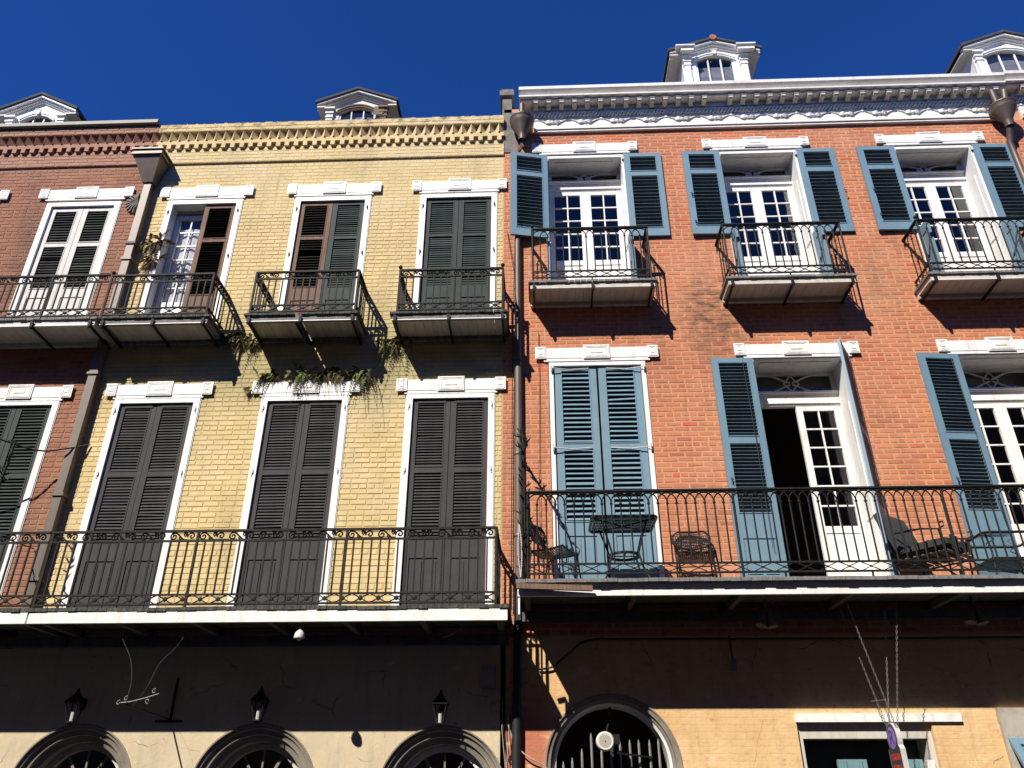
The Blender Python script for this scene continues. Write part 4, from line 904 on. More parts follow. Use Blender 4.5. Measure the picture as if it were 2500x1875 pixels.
for i, c in enumerate(OC):
    surround(O, c, 1.18, D3, 10.84, YD3, 10.43, 10.62)
    for s in (0, 1): french_door(O, Tm(c - .588 + s * .589, YD3 + .005, D3 + .02), .587, 10.425 - D3 - .02, 9.03 - D3 - .02, 2, 5)
    if i: surround(O, c, 1.22, D2, 7.0, YD2, 6.47, 6.69)
    else:
        MB().box(c - .67, c - .61, -.02, .12, D2, 7.03).box(c + .61, c + .67, -.02, .12, D2, 7.03).box(c - .609, c + .609, -.02, .12, 6.95, 7.03).build('door_case', 'white', O['o'])
french_door(O, Tm(3.605, YD2 + .005, D2 + .02), .605, 6.465 - D2 - .02, 4.73 - D2 - .02, 2, 6)
french_door(O, Tm(3.0, YD2 + .06, D2 + .02) @ Rz(rad(96)), .6, 6.465 - D2 - .02, 4.73 - D2 - .02, 2, 6)
for s in (0, 1): french_door(O, Tm(6.39 - .608 + s * .609, YD2 + .005, D2 + .02), .606, 6.465 - D2 - .02, 4.73 - D2 - .02, 2, 6)
# second-floor shutters
PB = [(5.77 - D2, 6.86 - D2, 'L'), (4.69 - D2, 5.65 - D2, 'L'), (3.88 - D2, 4.5 - D2, 'P')]; hB = 6.94 - D2 - .02
shutter(O, Tm(OC[0] - .60, .012, D2 + .02) @ Rz(rad(.6)), .585, hB, PB, 'blue', 'blue', 50, pitch=.069, sw=.066, stile=.105)
shutter(O, Tm(OC[0] + .012, .012, D2 + .02), .588, hB, PB, 'blue', 'blue', 50, pitch=.069, sw=.066, stile=.105)
PB2 = [(5.80 - D2, 6.9 - D2, 'L'), (4.75 - D2, 5.69 - D2, 'L'), (3.95 - D2, 4.42 - D2, 'P')]; hB2 = 7.0 - D2 - .02
shutter(O, Tm(2.40, -.075, D2 + .02) @ Rz(rad(1.5)), .575, hB2, PB2, 'blue', 'blue_shaded', 36, True, pitch=.05, sw=.054, stile=.09)
shutter(O, Tm(5.19, -.12, D2 + .02) @ Rz(rad(6)), .575, hB2, PB2, 'blue', 'blue_shaded', 36, True, pitch=.05, sw=.054, stile=.09)
va = math.atan2(-.85, -.52)
shutter(O, Tm(4.27, -.03, D2 + .02) @ Rz(va), .56, hB2, PB2, 'blue', 'blue_shaded', 50, False, pitch=.05, sw=.048, ind=False, stile=.09, label='blue shutter leaf standing out from the wall, seen almost edge on')
# third-floor shutters: upper leaves back against the wall, lower leaves standing out inside the balcony
PU = [(10.49 - 9.18, 10.79 - 9.18, 'L'), (9.34 - 9.18, 10.38 - 9.18, 'L')]
for i, c in enumerate(OC):
    aL = (-11., -1.5, -1.)[i]
    a = rad(180 - aL)   # left leaf hinged at c-.61 opening outward past the wall line
    mL = Tm(c - .61, -.05, 9.18) @ Rz(rad(180 + -aL))
    # local x runs from hinge outward to the left; flip so that y=0 faces the street
    mL = Tm(c - .61 - .6 * math.cos(rad(aL)), -.058 + .6 * math.sin(rad(aL)), 9.18) @ Rz(rad(-aL))
    shutter(O, mL, .60, 1.69, PU, 'blue', 'blue_shaded', 29, True, pitch=.068, sw=.056, stile=.095)
    shutter(O, Tm(c + .625, -.058, 9.18) @ Rz(rad((.8, 1., 1.5)[i])), .60, 1.69, PU, 'blue', 'blue_shaded', 29, True, pitch=.068, sw=.056, stile=.095)
    PLW = [(.14, .9, 'P')]
    shutter(O, Tm(c - .62, -.34, D3 + .02) @ Rz(rad(87)), .30, 1.05, PLW, 'blue', 'blue_shaded', boards=1, stile=.08)
    shutter(O, Tm(c + .62, -.34, D3 + .02) @ Rz(rad(91)), .30, 1.05, PLW, 'blue', 'blue_shaded', boards=1, stile=.08)
# iron shutter pulls and stays
hw = MB()
for x, y, z in ((-.255, -.2, 9.95), (-.25, -.2, 9.45), (2.46, -.085, 9.95), (2.46, -.085, 9.4), (4.83, -.07, 9.95), (5.26, -.085, 9.95), (5.26, -.085, 9.45), (2.45, -.09, 5.2), (5.24, -.13, 5.15)):
    hw.tube([(x - .012, y, z + .03), (x + .014, y - .012, z), (x - .01, y - .012, z - .03), (x + .016, y - .004, z - .05)], .007, 5)
hw.build('shutter_latches', 'iron', O['o'])
hw = MB()
for s in (-1, 1):
    for z in (6.90, 5.70): hw.tube([(OC[0] + s * .64, -.05, z + .04), (OC[0] + s * .64, -.05, z - .05)], .012, 6); hw.tube([(OC[0] + s * .64, -.05, z), (OC[0] + s * .4, -.012, z - .012), (OC[0] + s * .12, .004, z + .01)], .008, 5)
for c in OC:
    for s in (-1, 1): hw.box(c + s * .615 - .02, c + s * .615 + .02, -.05, -.0125, 10.76, 10.82)
hw.build('hinge_pintles', 'white_worn', O['o'])
# gallery and balconies
GO = gallery(O, -.26, 8.2, 1.05, D2, .07, .13, 'deck_grey', 8)
railing_arch(GO, -.14, 8.2, -1.02, D2, 4.725, sides=(-.14,), posts=(-.14, 2.19, 4.52, 6.85))
MB().bar((-.27, -1.04, 3.645), (.55, -1.06, 3.608), .05, .055).build('loose_trim_board', 'wood', GO)
MB().box(-.255, -.235, -.97, -.86, 3.36, 3.535).bar((-.245, -.86, 3.53), (-.245, -.72, 3.36), .02, .04).build('gallery_end_bracket', 'white', GO)
for i, (c, a, e) in enumerate(((OC[0], -.11, 1.70), (OC[1], 2.66, 4.47), (OC[2], 5.44, 7.3))):
    d = balcony(O, a, e, .5, D3, nbr=3, plank=.082, deckm='deck_grey', fascia='soffit', drip='soffit' if i < 2 else 'white')
    railing_arch(d, a + .07, e - .07, -.475, D3, 9.0, sides=(a + .07, e - .07), step=.112, posts=(a + .07, e - .07), ball=(a + .07,), dstep=.22)
    # drip course of fine boards already built as planks
# ground storey
AR = (.755, 1.92)
wall_sheet(XR, XE, 0, 3.3, [(2.80, 4.27, 0, 2.36), (5.0, 6.6, 0, 2.45)], [(AR[0], AR[1], .735)]).build('ground_wall', 'stucco_orange', O['o'])
mb = MB(); splay(mb, AR[0], AR[1], [(.734, -.012), (.75, -.012), (.75, -.0005), (.734, .0), (.715, .012), (.69, .016), (.685, .045), (.66, .06), (.655, .08)])
mb.build('arch_moulding', 'stucco_trim', O['o'], True)
mb = MB(); splay(mb, AR[0], AR[1], [(.6545, .081), (.625, .10), (.62, .34)]); mb.build('arch_lining', 'white', O['o'], True)
gr = MB().box(.10, 1.41, .13, .17, 1.86, 1.91).box(.10, 1.41, .14, .16, .3, .34).build('iron_grille', 'iron', O['o'])
bm = {}
for x, z in ((.31, 2.02), (.42, 2.11), (.53, 2.27), (.64, 2.12), (.745, 2.05), (.85, 2.19), (.96, 2.2), (1.06, 2.2), (1.18, 2.2), (1.28, 2.21), (.21, 1.98)):
    MB().tube([(x, .15, .34), (x, .15, z - .05), (x, .15, z)], [.014, .014, .004], 6).build('bar', 'flood_grey', gr)
MB().box(.74, .775, .17, .19, 1.91, 2.56).build('transom_post', 'dark_door', O['o'])
MB().box(2.79, 4.60, -.035, -.0005, 2.362, 2.452).build('door_lintel_board', 'white', O['o'])
dc = MB().box(2.80, 2.86, .05, .35, 0, 2.2).box(4.21, 4.268, .05, .35, 0, 2.2).box(2.801, 4.267, .05, .35, 2.2, 2.358).build('door_case', 'soffit', O['o']); MB().box(4.13, 4.2095, .0, .045, 0, 1.985).build('open_door_edge', 'white', O['o'])
for k, x in enumerate((3.25, 3.86)):
    MB().box(x, x + .32, .22, .26, .1, 2.0).box(x + .06, x + .09, .20, .2195, .1, 2.0).box(x + .23, x + .26, .20, .2195, .1, 2.0).build('door_leaf', 'door_paint', O['o'])
MB().box(2.87, 4.2, .36, .39, .05, 2.18).build('door_backing', 'dark_door', O['o'])
# shopfront bay at the right edge: pale board, sloped blue louvred awning shutter
MB().box(5.0, 5.14, -.05, .1, 0, 2.5).box(5.1405, 6.6, -.05, .02, 2.12, 2.5).build('shop_panel', 'cable_pale', O['o'])
aw = MB().box(5.06, 5.10, -.40, -.36, 2.13, 2.17)
ws = Tm(5.03, -.09, 2.19) @ Matrix.Rotation(rad(-62), 4, 'X')
shutter(O, Tm(5.03, -.42, 1.62) @ Matrix.Rotation(rad(-32), 4, 'X'), 1.2, .68, [(.08, .6, 'L')], 'blue', 'blue', 60, pitch=.06, sw=.06, name='awning_shutter')
finish(O)

# ================================================================== neighbour beyond the right edge
N = new_building('neighbouring_brick_building', 'brick building end with cornice and dormer cut by the right edge', (9.4, 0, 0))
wall_sheet(XE + .003, 11.2, 0, 12.0, [(8.35, 9.55, 7.6, 10.8)]).build('wall', 'mortar_orange', N['o'])
bricks(N['o'], XE + .006, 11.2, 3.4, 11.40, [(8.35, 9.55, 7.6, 10.8)], 'brick_orange', .004, 19, 4.1, n_ind=60, gap=.013)
shell(N['o'], XE + .01, 11.2, 11.9, (3.7, 8.0, 11.7)); roof(N['o'], XE, 11.2, 11.95)
MB().box(8.35, 8.42, -.02, .2, 7.6, 10.8).box(9.48, 9.55, -.02, .2, 7.6, 10.8).box(8.421, 9.479, -.02, .2, 10.72, 10.8).build('window_frame', 'white', N['o'])
french_door(N, Tm(8.43, .15, 7.6), 1.04, 3.1, 1., 4, 6)
cornice(N, 7.76, 11.2, .035)
dormer(N, 9.12, 1.36, 12.1, 14.39, 14.73, 1.04, 'white', rows=1, over=.18, keystone=False, win=.45)
finish(N)

# ================================================================== the row across the street (behind the camera; it keeps the street in shade)
W = new_building('opposite_row_building', 'long plain brick row across the street, behind the viewer', (0, -12.5, 0))
W['o'].location.z = -.15; WL[W['o'].name] = Vector((0, -12.5, -.15))
mb = MB().box(-34, 26, -18, -11.9, -.15, 12.2).box(-34.1, 26.1, -12.0, -11.75, 12.2, 12.55)
mb.build('wall', 'dark_brick', W['o'])
pm = MB().box(-.5, .5, -.02, .02, -1.3, 1.3).mesh('window', 'dark_door', centre=(0, 0, 0))[0]
for i in range(20):
    for z in (2.2, 6.2, 10.): put('window', pm, W['o'], (-32 + 3 * i, -11.885, z))
finish(W)

# ================================================================== downspouts
def arc_pts(p, q, sag, n=12, out=(0, 0, -1)):
    p, q, o = Vector(p), Vector(q), Vector(out); return [p.lerp(q, i / n) + o * sag * 4 * (i / n) * (1 - i / n) for i in range(n + 1)]
# square leader and pipe between the red and the yellow building
t = thing('downspout', 'tan square downspout with flared leader head between red and yellow walls', 'downspout', (-6.26, -.1, Z2))
def frust(mb, x0, x1, y0, y1, z0, X0_, X1_, Y0_, Y1_, z1):
    vs = [(x0, y0, z0), (x1, y0, z0), (x1, y1, z0), (x0, y1, z0), (X0_, Y0_, z1), (X1_, Y0_, z1), (X1_, Y1_, z1), (X0_, Y1_, z1)]
    return mb.add(vs, [(0, 3, 2, 1), (4, 5, 6, 7), (0, 1, 5, 4), (1, 2, 6, 5), (2, 3, 7, 6), (3, 0, 4, 7)])
mb = MB(); frust(mb, -6.34, -6.17, -.17, -.04, 10.42, -6.5, -6.06, -.33, -.035, 10.86); mb.box(-6.53, -6.03, -.36, -.034, 10.861, 10.90).box(-6.515, -6.045, -.345, -.034, 10.9005, 10.955).box(-6.54, -6.02, -.37, -.034, 10.9555, 10.985)
mb.build('leader_head', 'copper', t)
for a, b_ in ((8.9, 10.42), (6.9, 8.898), (5.1, 6.898), (Z2 + .01, 5.098)):
    MB().box(-6.31, -6.195, -.145, -.045, a, b_).build('pipe', 'copper_tan', t)
for z in (9.2, 8.9, 6.9, 5.1, 4.0): MB().box(-6.33, -6.17, -.165, -.016, z - .02, z + .02).build('strap', 'cement' if z == 9.2 else 'copper_tan', t)
def round_spout(x, name_label, y=-.07, ztop=11.93, tops=((0, 0),), zbot=3.9, xb=None):
    t = thing('downspout', name_label, 'downspout', (x, y, zbot))
    mb = MB().lathe([(.058, 11.08), (.064, 11.17), (.075, 11.21), (.18, 11.40), (.192, 11.43), (.196, 11.49), (.205, 11.50), (.205, 11.515), (.15, 11.52), (.001, 11.52)], (x, y - .13, 0), 24); mb.build('leader_cone', 'copper', t, True)
    for dx, xt in tops: MB().tube([(x + dx, y - .13, 11.5), (x + dx + xt * .5, y - .14, 11.68), (x + dx + xt, y - .15, 11.86)], .047, 12).build('inlet_pipe', 'copper', t, True)
    xb = xb or x
    MB().tube([(x, y - .13, 11.14), (x, y - .08, 11.0), (xb, y, 10.86), (xb, y, 10.55), (xb, y, 9.2), (xb, y, 9.0), (xb, y, 7.0)], .046, 12).build('pipe', 'copper', t, True)
    MB().tube([(xb, y, 6.99), (xb, y, zbot)], .052, 12).build('lower_pipe', 'copper_tan', t, True)
    for z in (9.6, 7.02, 5.6, 4.5): MB().lathe([(.056, -.02), (.062, 0), (.056, .02)], (xb, y, z), 12).box(xb - .012, xb + .012, y + .03, -.001, z - .015, z + .015).build('strap', 'patina' if z == 9.6 else 'copper', t)
    return t
round_spout(-.185, 'brown round downspout with conical leader head where yellow and orange walls meet', xb=-.27)
round_spout(7.60, 'brown conical leader head fed by two pipes near the right edge', tops=((-.06, -.02), (.06, .06)), zbot=7.5)
MB().tube([(-.27, -.07, 3.9), (-.30, -.065, 2.6), (-.33, -.065, .1)], .052, 10).build('lower_downspout', 'cable', None, True)
tag(bpy.data.objects['lower_downspout'], 'dark pipe running down the wall below the gap between the two galleries', 'pipe')

# ================================================================== iron spike guards at the gallery ends
def spike_guard(x, z, label, zlow, ymax=-1.12, dense=.075, upright=False):
    t = thing('spike_guard', label, 'spike guard', (x, -.5, zlow), 'iron spike guards')
    path = [(x, -.03, z), (x, -.5, z + .06), (x, ymax + .12, z + .02), (x, ymax, z - .12), (x + .01, ymax, (z + zlow) / 2), (x + .02, ymax + .05, zlow)]
    if upright: path = [(x, ymax, z), (x - .02, ymax, (z + zlow) / 2), (x, ymax + .03, zlow)]
    mb = MB()
    for p, q in zip(path, path[1:]): mb.bar(p, q, .016, .028)
    if upright: mb.tube([(x, ymax + .03, zlow), (x, -.02, zlow + .06)], .008, 5)
    mb.build('bar', 'iron', t)
    rn = random.Random(int(z * 10)); 
    def clump():
        m = MB()
        for j in range(4):
            a = rn.uniform(-1.1, 1.1); e = rn.uniform(-.5, .9); d = Vector((math.sin(a) * math.cos(e), -.25 * math.cos(a), math.cos(a) * .8 + .15)).normalized(); L = rn.uniform(.06, .11)
            s = Vector((rn.choice((-1, 1)) * .05, 0, .02)); m.tube([(0, 0, 0), s * .8 + d * .02, s + d * L * .55, s * .8 + d * L], [.008, .008, .007, .002], 5)
        return m
    vs_ = [clump().mesh('spikes', 'iron', centre=(0, 0, 0))[0] for _ in range(5)]
    for p, q in zip(path, path[1:]):
        p, q = Vector(p), Vector(q); n = max(1, int((q - p).length / dense))
        for i in range(n): put('spikes', vs_[rn.randrange(5)], t, p.lerp(q, (i + .5) / n), (rn.uniform(-.5, .5), rn.uniform(-.4, .4), rn.uniform(0, 6.28)))
    return t
spike_guard(-.19, 5.5, 'black iron spike guard climbing beside the round downspout at the gallery corner', 3.80, -1.04)
spike_guard(-6.44, 5.50, 'black iron spike guard above the railing at the far left', 4.36, -.95, .08, True)

# ================================================================== ferns rooted in the brickwork
def fern(x, y, z, size, label, dry=0., n=16, seed=0, up=.2):
    rn = random.Random(seed); n = int(n * 2.2); t = thing('fern', label, 'fern', (x, y, z), 'ferns growing from the yellow wall')
    gm, dm = MB(), MB()
    for k in range(n):
        a = rn.uniform(-math.pi * .98, -math.pi * .02); L = size * rn.uniform(.45, 1.25) * 1.25; lift = rn.uniform(-.4, 1.2) * up * 3; rn_d = rn.uniform(.2, 1.5); side = Vector((math.cos(a) * .8, math.sin(a) * .30 - .04, 0))
        mb = dm if rn.random() < dry else gm; pts = []; ox, oz = rn.gauss(0, size * .35), rn.gauss(0, size * .12)
        for i in range(9):
            u = i / 8; pts.append(Vector((x + ox, y, z + oz)) + side * L * .8 * u + Vector((0, 0, L * (lift * u - rn_d * u * u))))
        mb.tube(pts, .0025, 3)
        for i in range(1, 9):
            for h in (0, .5):
                u = min(i + h, 8); p = pts[int(u)].lerp(pts[min(int(u) + 1, 8)], u - int(u)); d = (pts[min(int(u) + 1, 8)] - pts[max(int(u) - 1, 0)]).normalized()
                sd = d.cross(Vector((0, 0, 1)));
                if sd.length < .1: sd = Vector((1, 0, 0))
                sd.normalize(); l = min(.036, L * .2) * math.sin(math.pi * min(1, (u + 1.2) / 9.4)) * rn.uniform(.7, 1.1)
                for s in (-1, 1):
                    tip = p + sd * s * l + d * l * .5 + Vector((0, 0, rn.uniform(-.3, .1) * l)); w = d * l * .24
                    mb.add([p - w, p.lerp(tip, .5) - w * .9, tip, p.lerp(tip, .5) + w * 1.1, p + w], [(0, 1, 2, 3, 4)])
    if gm.v: o = gm.build('fronds', 'fern', t); o['kind'] = 'stuff'
    if dm.v: o = dm.build('dry_fronds', 'fern_dry', t); o['kind'] = 'stuff'
FERNS = [(-2.03, -.05, 7.36, .34, 'green fern between the middle and right upper balconies of the yellow wall', .25, 20), (-3.72, -.04, 6.86, .20, 'small fern above the left end of the middle white lintel', .45, 14),
         (-3.36, -.07, 6.88, .24, 'bright green fern drooping onto the middle lintel', .1, 18), (-3.02, -.06, 6.86, .20, 'brownish fern above the middle lintel keystone', .6, 14), (-2.80, -.05, 6.90, .20, 'dry brown fern right of the lintel keystone', .75, 14),
         (-2.50, -.06, 6.86, .27, 'fern with bare hanging fronds over the right end of the middle lintel', .3, 18), (-4.12, -.05, 7.44, .22, 'dry fern at the left bracket of the middle upper balcony', .6, 14),
         (-4.40, -.05, 7.50, .26, 'dark fern tucked under the right end of the leftmost yellow balcony', .35, 18), (-4.05, -.03, 6.66, .11, 'tiny dry sprig at the left end of the middle lintel', .9, 8)]
for k, (x, y, z, s, lab, dry, n) in enumerate(FERNS): fern(x, y, z, s, lab, dry, n, k + 3)
t = fern(-5.91, -.05, 9.25, .26, 'dry twiggy plant rooted in the open window jamb', .85, 20, 40, .3)
fern(-5.90, -.06, 8.95, .20, 'dry tuft hanging lower on the open window jamb', .8, 14, 41, .2)

# ================================================================== lamps, bell, boxes on the ground storey
def lantern(x, z, label):
    t = thing('wall_lantern', label, 'lantern', (x, -.17, z - .22), 'lanterns over the arches'); y = -.17
    def quadring(mb, r0, z0, r1, z1, th=None):
        for k in range(4):
            a, b_ = math.pi / 4 + k * math.pi / 2, math.pi / 4 + (k + 1) * math.pi / 2
            mb.add([(x + r0 * math.cos(a), y + r0 * math.sin(a), z0), (x + r0 * math.cos(b_), y + r0 * math.sin(b_), z0), (x + r1 * math.cos(b_), y + r1 * math.sin(b_), z1), (x + r1 * math.cos(a), y + r1 * math.sin(a), z1)], [(0, 1, 2, 3)])
        return mb
    top = MB(); quadring(top, .115, z + .02, .05, z + .085); quadring(top, .05, z + .085, .03, z + .11); quadring(top, .03, z + .11, .004, z + .17); quadring(top, .12, z + .005, .12, z + .02); quadring(top, .0, z + .005, .12, z + .005); top.build('lantern_roof', 'iron', t)
    fr = MB()
    for k in range(4):
        a = math.pi / 4 + k * math.pi / 2; fr.bar((x + .10 * math.cos(a), y + .10 * math.sin(a), z + .005), (x + .05 * math.cos(a), y + .05 * math.sin(a), z - .19), .012)
    fr.build('lantern_frame', 'iron', t)
    gl = MB(); quadring(gl, .096, z + .0, .048, z - .18); gl.build('lantern_glass', 'glass', t)
    MB().tube([(x, y, z - .19), (x, y, z - .09)], .022, 8).build('candle_tube', 'lamp_white', t)
    bs = MB(); quadring(bs, .058, z - .185, .058, z - .2); quadring(bs, .058, z - .2, .004, z - .235); quadring(bs, .0, z - .185, .058, z - .185); bs.build('lantern_base', 'iron', t)
    MB().tube([(x, -.06, z + .06), (x, -.005, z + .03)], .014, 6).box(x - .03, x + .03, -.02, -.0005, z - .05, z + .07).build('wall_plate', 'iron', t)
    return t
lantern(-5.32, 2.57, 'black wall lantern over the left cream arch'); lantern(-3.20, 2.58, 'black wall lantern over the middle cream arch'); lantern(-1.15, 2.54, 'black wall lantern over the right cream arch, catching light')
t = thing('dome_light', 'small white dome lamp under the yellow gallery edge', 'lamp', (-2.62, -.9, 3.12))
MB().lathe([(.055, 3.15), (.058, 3.16), (.05, 3.20), (.032, 3.225), (.012, 3.24), (.001, 3.242)], (-2.62, -.9, -.01), 18).build('shade', 'lamp_white', t, True)
MB().tube([(-2.62, -.9, 3.23), (-2.62, -.9, 3.41)], .008, 6).build('stem', 'cable', t); MB().sphere((-2.62, -.9, 3.145), .03, 10, 8).build('bulb', 'lamp_white', t, True)
t = thing('alarm_bell', 'round cream alarm bell hung in the grilled archway', 'bell', (.67, -.1, 2.07))
MB().lathe([(.001, -.02), (.072, -.019), (.076, -.023), (.086, -.022), (.097, -.01), (.101, .01), (.101, .05), (.09, .06)], (0, 0, 0), 24).xf(Tm(.67, -.1, 2.17) @ Matrix.Rotation(rad(-90), 4, 'X')).build('gong', 'lamp_white', t, True)
MB().lathe([(.001, .0), (.066, .0), (.07, .003)], (0, 0, 0), 20).xf(Tm(.67, -.1215, 2.17) @ Matrix.Rotation(rad(-90), 4, 'X')).build('face_label', 'cable_pale', t); MB().sphere((.67, -.124, 2.17), .006, 8, 6).build('centre_screw', 'iron', t); MB().box(.74, .83, -.09, .0, 2.14, 2.24).bar((.75, -.05, 2.06), (1.2, .13, 2.02), .02).bar((.67, -.05, 2.2), (.76, .17, 2.45), .015).build('bell_mount', 'iron', t)
t = thing('junction_box', 'small grey electrical box on the shaded ochre wall', 'box', (2.18, -.05, 2.9))
MB().box(2.155, 2.215, -.06, -.0005, 2.905, 3.03).build('box_body', 'flood_grey', t); MB().tube([(2.185, -.02, 3.03), (2.18, -.02, 3.3)], .009, 6).build('conduit', 'cable', t)
t = thing('meter_box', 'grey meter box on the dark wall beside the pipes', 'box', (-.62, -.1, 2.75)); MB().box(-.70, -.54, -.1, -.0005, 2.72, 2.98).build('cabinet', 'flood_grey', t); MB().box(-.695, -.545, -.108, -.1005, 2.73, 2.97).build('lid', 'flood_grey', t)
def floodlight(x, y, z, label):
    t = thing('floodlight', label, 'floodlight', (x, y, z - .25), 'twin-cone floodlights under the right gallery')
    for s, lean in ((-1, -.35), (1, .12)):
        p = Vector((x + s * .02, y, z)); d = Vector((lean, -.15, -1)).normalized(); mb = MB(); mb.tube([p, p + d * .05, p + d * .17, p + d * .19], [.02, .026, .06, .063], 14); mb.build('lamp_cone', 'soffit_dark', t, True)
    MB().tube([(x, y, z + .12), (x, y, z - .01)], .016, 8).tube([(x - .09, y + .02, z + .01), (x, y, z + .03), (x + .1, y - .02, z + .09)], .008, 6).build('stem', 'soffit_dark', t)
floodlight(2.50, -.55, 3.47, 'grey twin-cone floodlight under the gallery left of the hanging sign'); floodlight(4.80, -.5, 3.50, 'grey twin-cone floodlight under the gallery right of the hanging sign')
# hanging shop sign on chains
t = thing('hanging_sign', 'hanging shop sign with purple letter disc and red lettering, on chains', 'sign', (3.6, -.56, 1.5))
def yz_prism(poly, x0, x1):
    n = len(poly); return MB().add([(x0, y, z) for y, z in poly] + [(x1, y, z) for y, z in poly], [tuple(range(n)), tuple(range(2 * n - 1, n - 1, -1))] + [(i, i + n, (i + 1) % n + n, (i + 1) % n) for i in range(n)])
yc, zc = -.565, 2.16
top = [(yc + .13 * math.cos(rad(a)), zc + .15 * math.sin(rad(a))) for a in range(-35, 216, 12)]
poly = top + [(yc - .15, zc - .10), (yc - .15, 1.3), (yc + .15, 1.3), (yc + .15, zc - .10)]
yz_prism(poly, 3.585, 3.635).build('sign_case', 'sign_grey', t)
yz_prism([(yc + (y - yc) * .90, zc + (z - zc) * .95) for y, z in poly], 3.581, 3.5848).build('sign_face', 'sign_black', t)
yz_prism([(yc + .095 * math.cos(rad(a)), zc + .005 + .105 * math.sin(rad(a))) for a in range(0, 360, 15)], 3.578, 3.5808).build('emblem_disc', 'sign_purple', t)
fc = bpy.data.curves.new('emblem_letter', 'FONT'); fc.body = 'R'; fc.size = .19; fc.align_x = 'CENTER'; fc.align_y = 'CENTER'; fc.extrude = .001
fo = bpy.data.objects.new('tmp_letter', fc); COL.objects.link(fo); dg = bpy.context.evaluated_depsgraph_get(); lme = bpy.data.meshes.new_from_object(fo.evaluated_get(dg)); bpy.data.objects.remove(fo)
lme.materials.clear(); lme.materials.append(M['sign_violet']); lme.transform(Matrix.Rotation(rad(-90), 4, 'Z') @ Matrix.Rotation(rad(90), 4, 'X')); put('emblem_letter', lme, t, (3.5765, yc, zc + .005))
rn = random.Random(5)
for z0 in (1.955, 1.855, 1.755, 1.655):       # rows of red lettering, too worn to read in the photograph
    mb = MB()
    for k in range(6):
        y = yc + .10 - k * .038
        for q in range(rn.randint(2, 3)): 
            a = (3.5795, y - rn.uniform(0, .026), z0 + rn.uniform(-.0, .01)); b_ = (3.5795, y - rn.uniform(0, .026), z0 + .065 - rn.uniform(0, .012)); mb.bar(a, b_, .003, .007)
        mb.bar((3.5797, y, z0 + rn.choice((.005, .033, .06))), (3.5797, y - .026, z0 + rn.choice((.005, .033, .06))), .003, .008)
    mb.build('red_lettering', 'sign_red', t)
link = MB().tube([(.008 * math.cos(a), 0, .019 * math.sin(a)) for a in [2 * math.pi * i / 10 for i in range(10)]], .0028, 4, closed=True).mesh('chain_link', 'chain', centre=(0, 0, 0))[0]
for k, (p, q, lab) in enumerate((((3.33, -.72, 3.55), (3.60, -.68, 2.27), 'front left'), ((3.36, -.43, 3.52), (3.60, -.46, 2.27), 'rear left'), ((3.885, -.72, 3.55), (3.62, -.68, 2.27), 'front right'), ((3.86, -.43, 3.52), (3.62, -.46, 2.27), 'rear right'))):
    p, q = Vector(p), Vector(q); n = int((q - p).length / .031); d = (q - p).normalized(); e = d.to_track_quat('Z', 'Y')
    c = thing('chain', 'galvanised chain holding the shop sign, %s of the four' % lab, 'chain', q, 'chains of the hanging sign')
    for i in range(n):
        o = put('chain_link', link, c, p.lerp(q, (i + .5) / n)); o.rotation_mode = 'QUATERNION'
        o.rotation_quaternion = e @ Matrix.Rotation(math.pi / 2 * (i % 2) + .3, 3, 'Z').to_quaternion()
t = thing('spreader_rod', 'short metal rod linking two of the sign chains', 'rod', (3.53, -.6, 2.5)); MB().tube([(3.50, -.44, 2.53), (3.555, -.69, 2.52)], .005, 5).build('rod', 'chain', t)
# old sign bracket with curls on the cream wall
t = thing('sign_bracket', 'empty wrought sign bracket with small curls on the cream wall', 'bracket', (-4.26, -.5, 2.39)); 
MB().bar((-4.26, -.012, 2.40), (-4.26, -.012, 2.86), .022, .025).bar((-4.43, -.012, 2.395), (-4.12, -.012, 2.395), .03, .022).build('wall_plate', 'iron', t)
MB().tube([(-4.26, -.02, 2.41), (-4.32, -.5, 2.45), (-4.37, -1.0, 2.49)], .010, 6).build('arm', 'iron_brown', t)
MB().tube([(-4.37, -1.0, 2.49), (-4.28, -.99, 2.50), (-4.14, -1.0, 2.53), (-3.99, -1.0, 2.575)], .005, 6).build('branch', 'chain', t)
for x, z, s in ((-4.32, 2.53, 1), (-4.04, 2.60, 1), (-4.09, 2.505, -1), (-4.39, 2.49, 1)):
    MB().tube([(x + .026 * (1 - .6 * u) * math.cos(5.5 * u + 1.2), -1.0 - .012 * u, z + s * .026 * (1 - .6 * u) * math.sin(5.5 * u + 1.2)) for u in [i / 12 for i in range(13)]], .0045, 5).build('curl', 'flood_grey', t)
def wire(name, pts, r, label, mat='cable', cat='cable', group=None):
    P = [Vector(p) for p in pts]; out = []
    for i in range(len(P) - 1):
        a, b_, c, d = P[max(i - 1, 0)], P[i], P[i + 1], P[min(i + 2, len(P) - 1)]
        for k in range(6):
            u = k / 6; out.append(.5 * ((2 * b_) + (c - a) * u + (2 * a - 5 * b_ + 4 * c - d) * u * u + (3 * b_ - a - 3 * c + d) * u ** 3))
    out.append(P[-1]); lo = min(P, key=lambda p: p.z)
    return tag(MB().tube(out, r, 5).build(name, mat), label, cat, group)
wire('wire', [(-4.34, -.95, 2.54), (-4.36, -.9, 2.72), (-4.45, -.85, 2.95), (-4.62, -.82, 3.2), (-4.66, -.8, 3.40)], .0011, 'thin pale wire from the bracket tip up to the gallery, left one', 'deck_grey', 'wire')
wire('wire', [(-4.29, -.9, 2.46), (-4.18, -.9, 2.65), (-4.10, -.88, 2.9), (-3.95, -.85, 3.1), (-3.86, -.8, 3.40)], .0011, 'thin pale wire from the bracket arm up to the gallery, right one', 'deck_grey', 'wire')
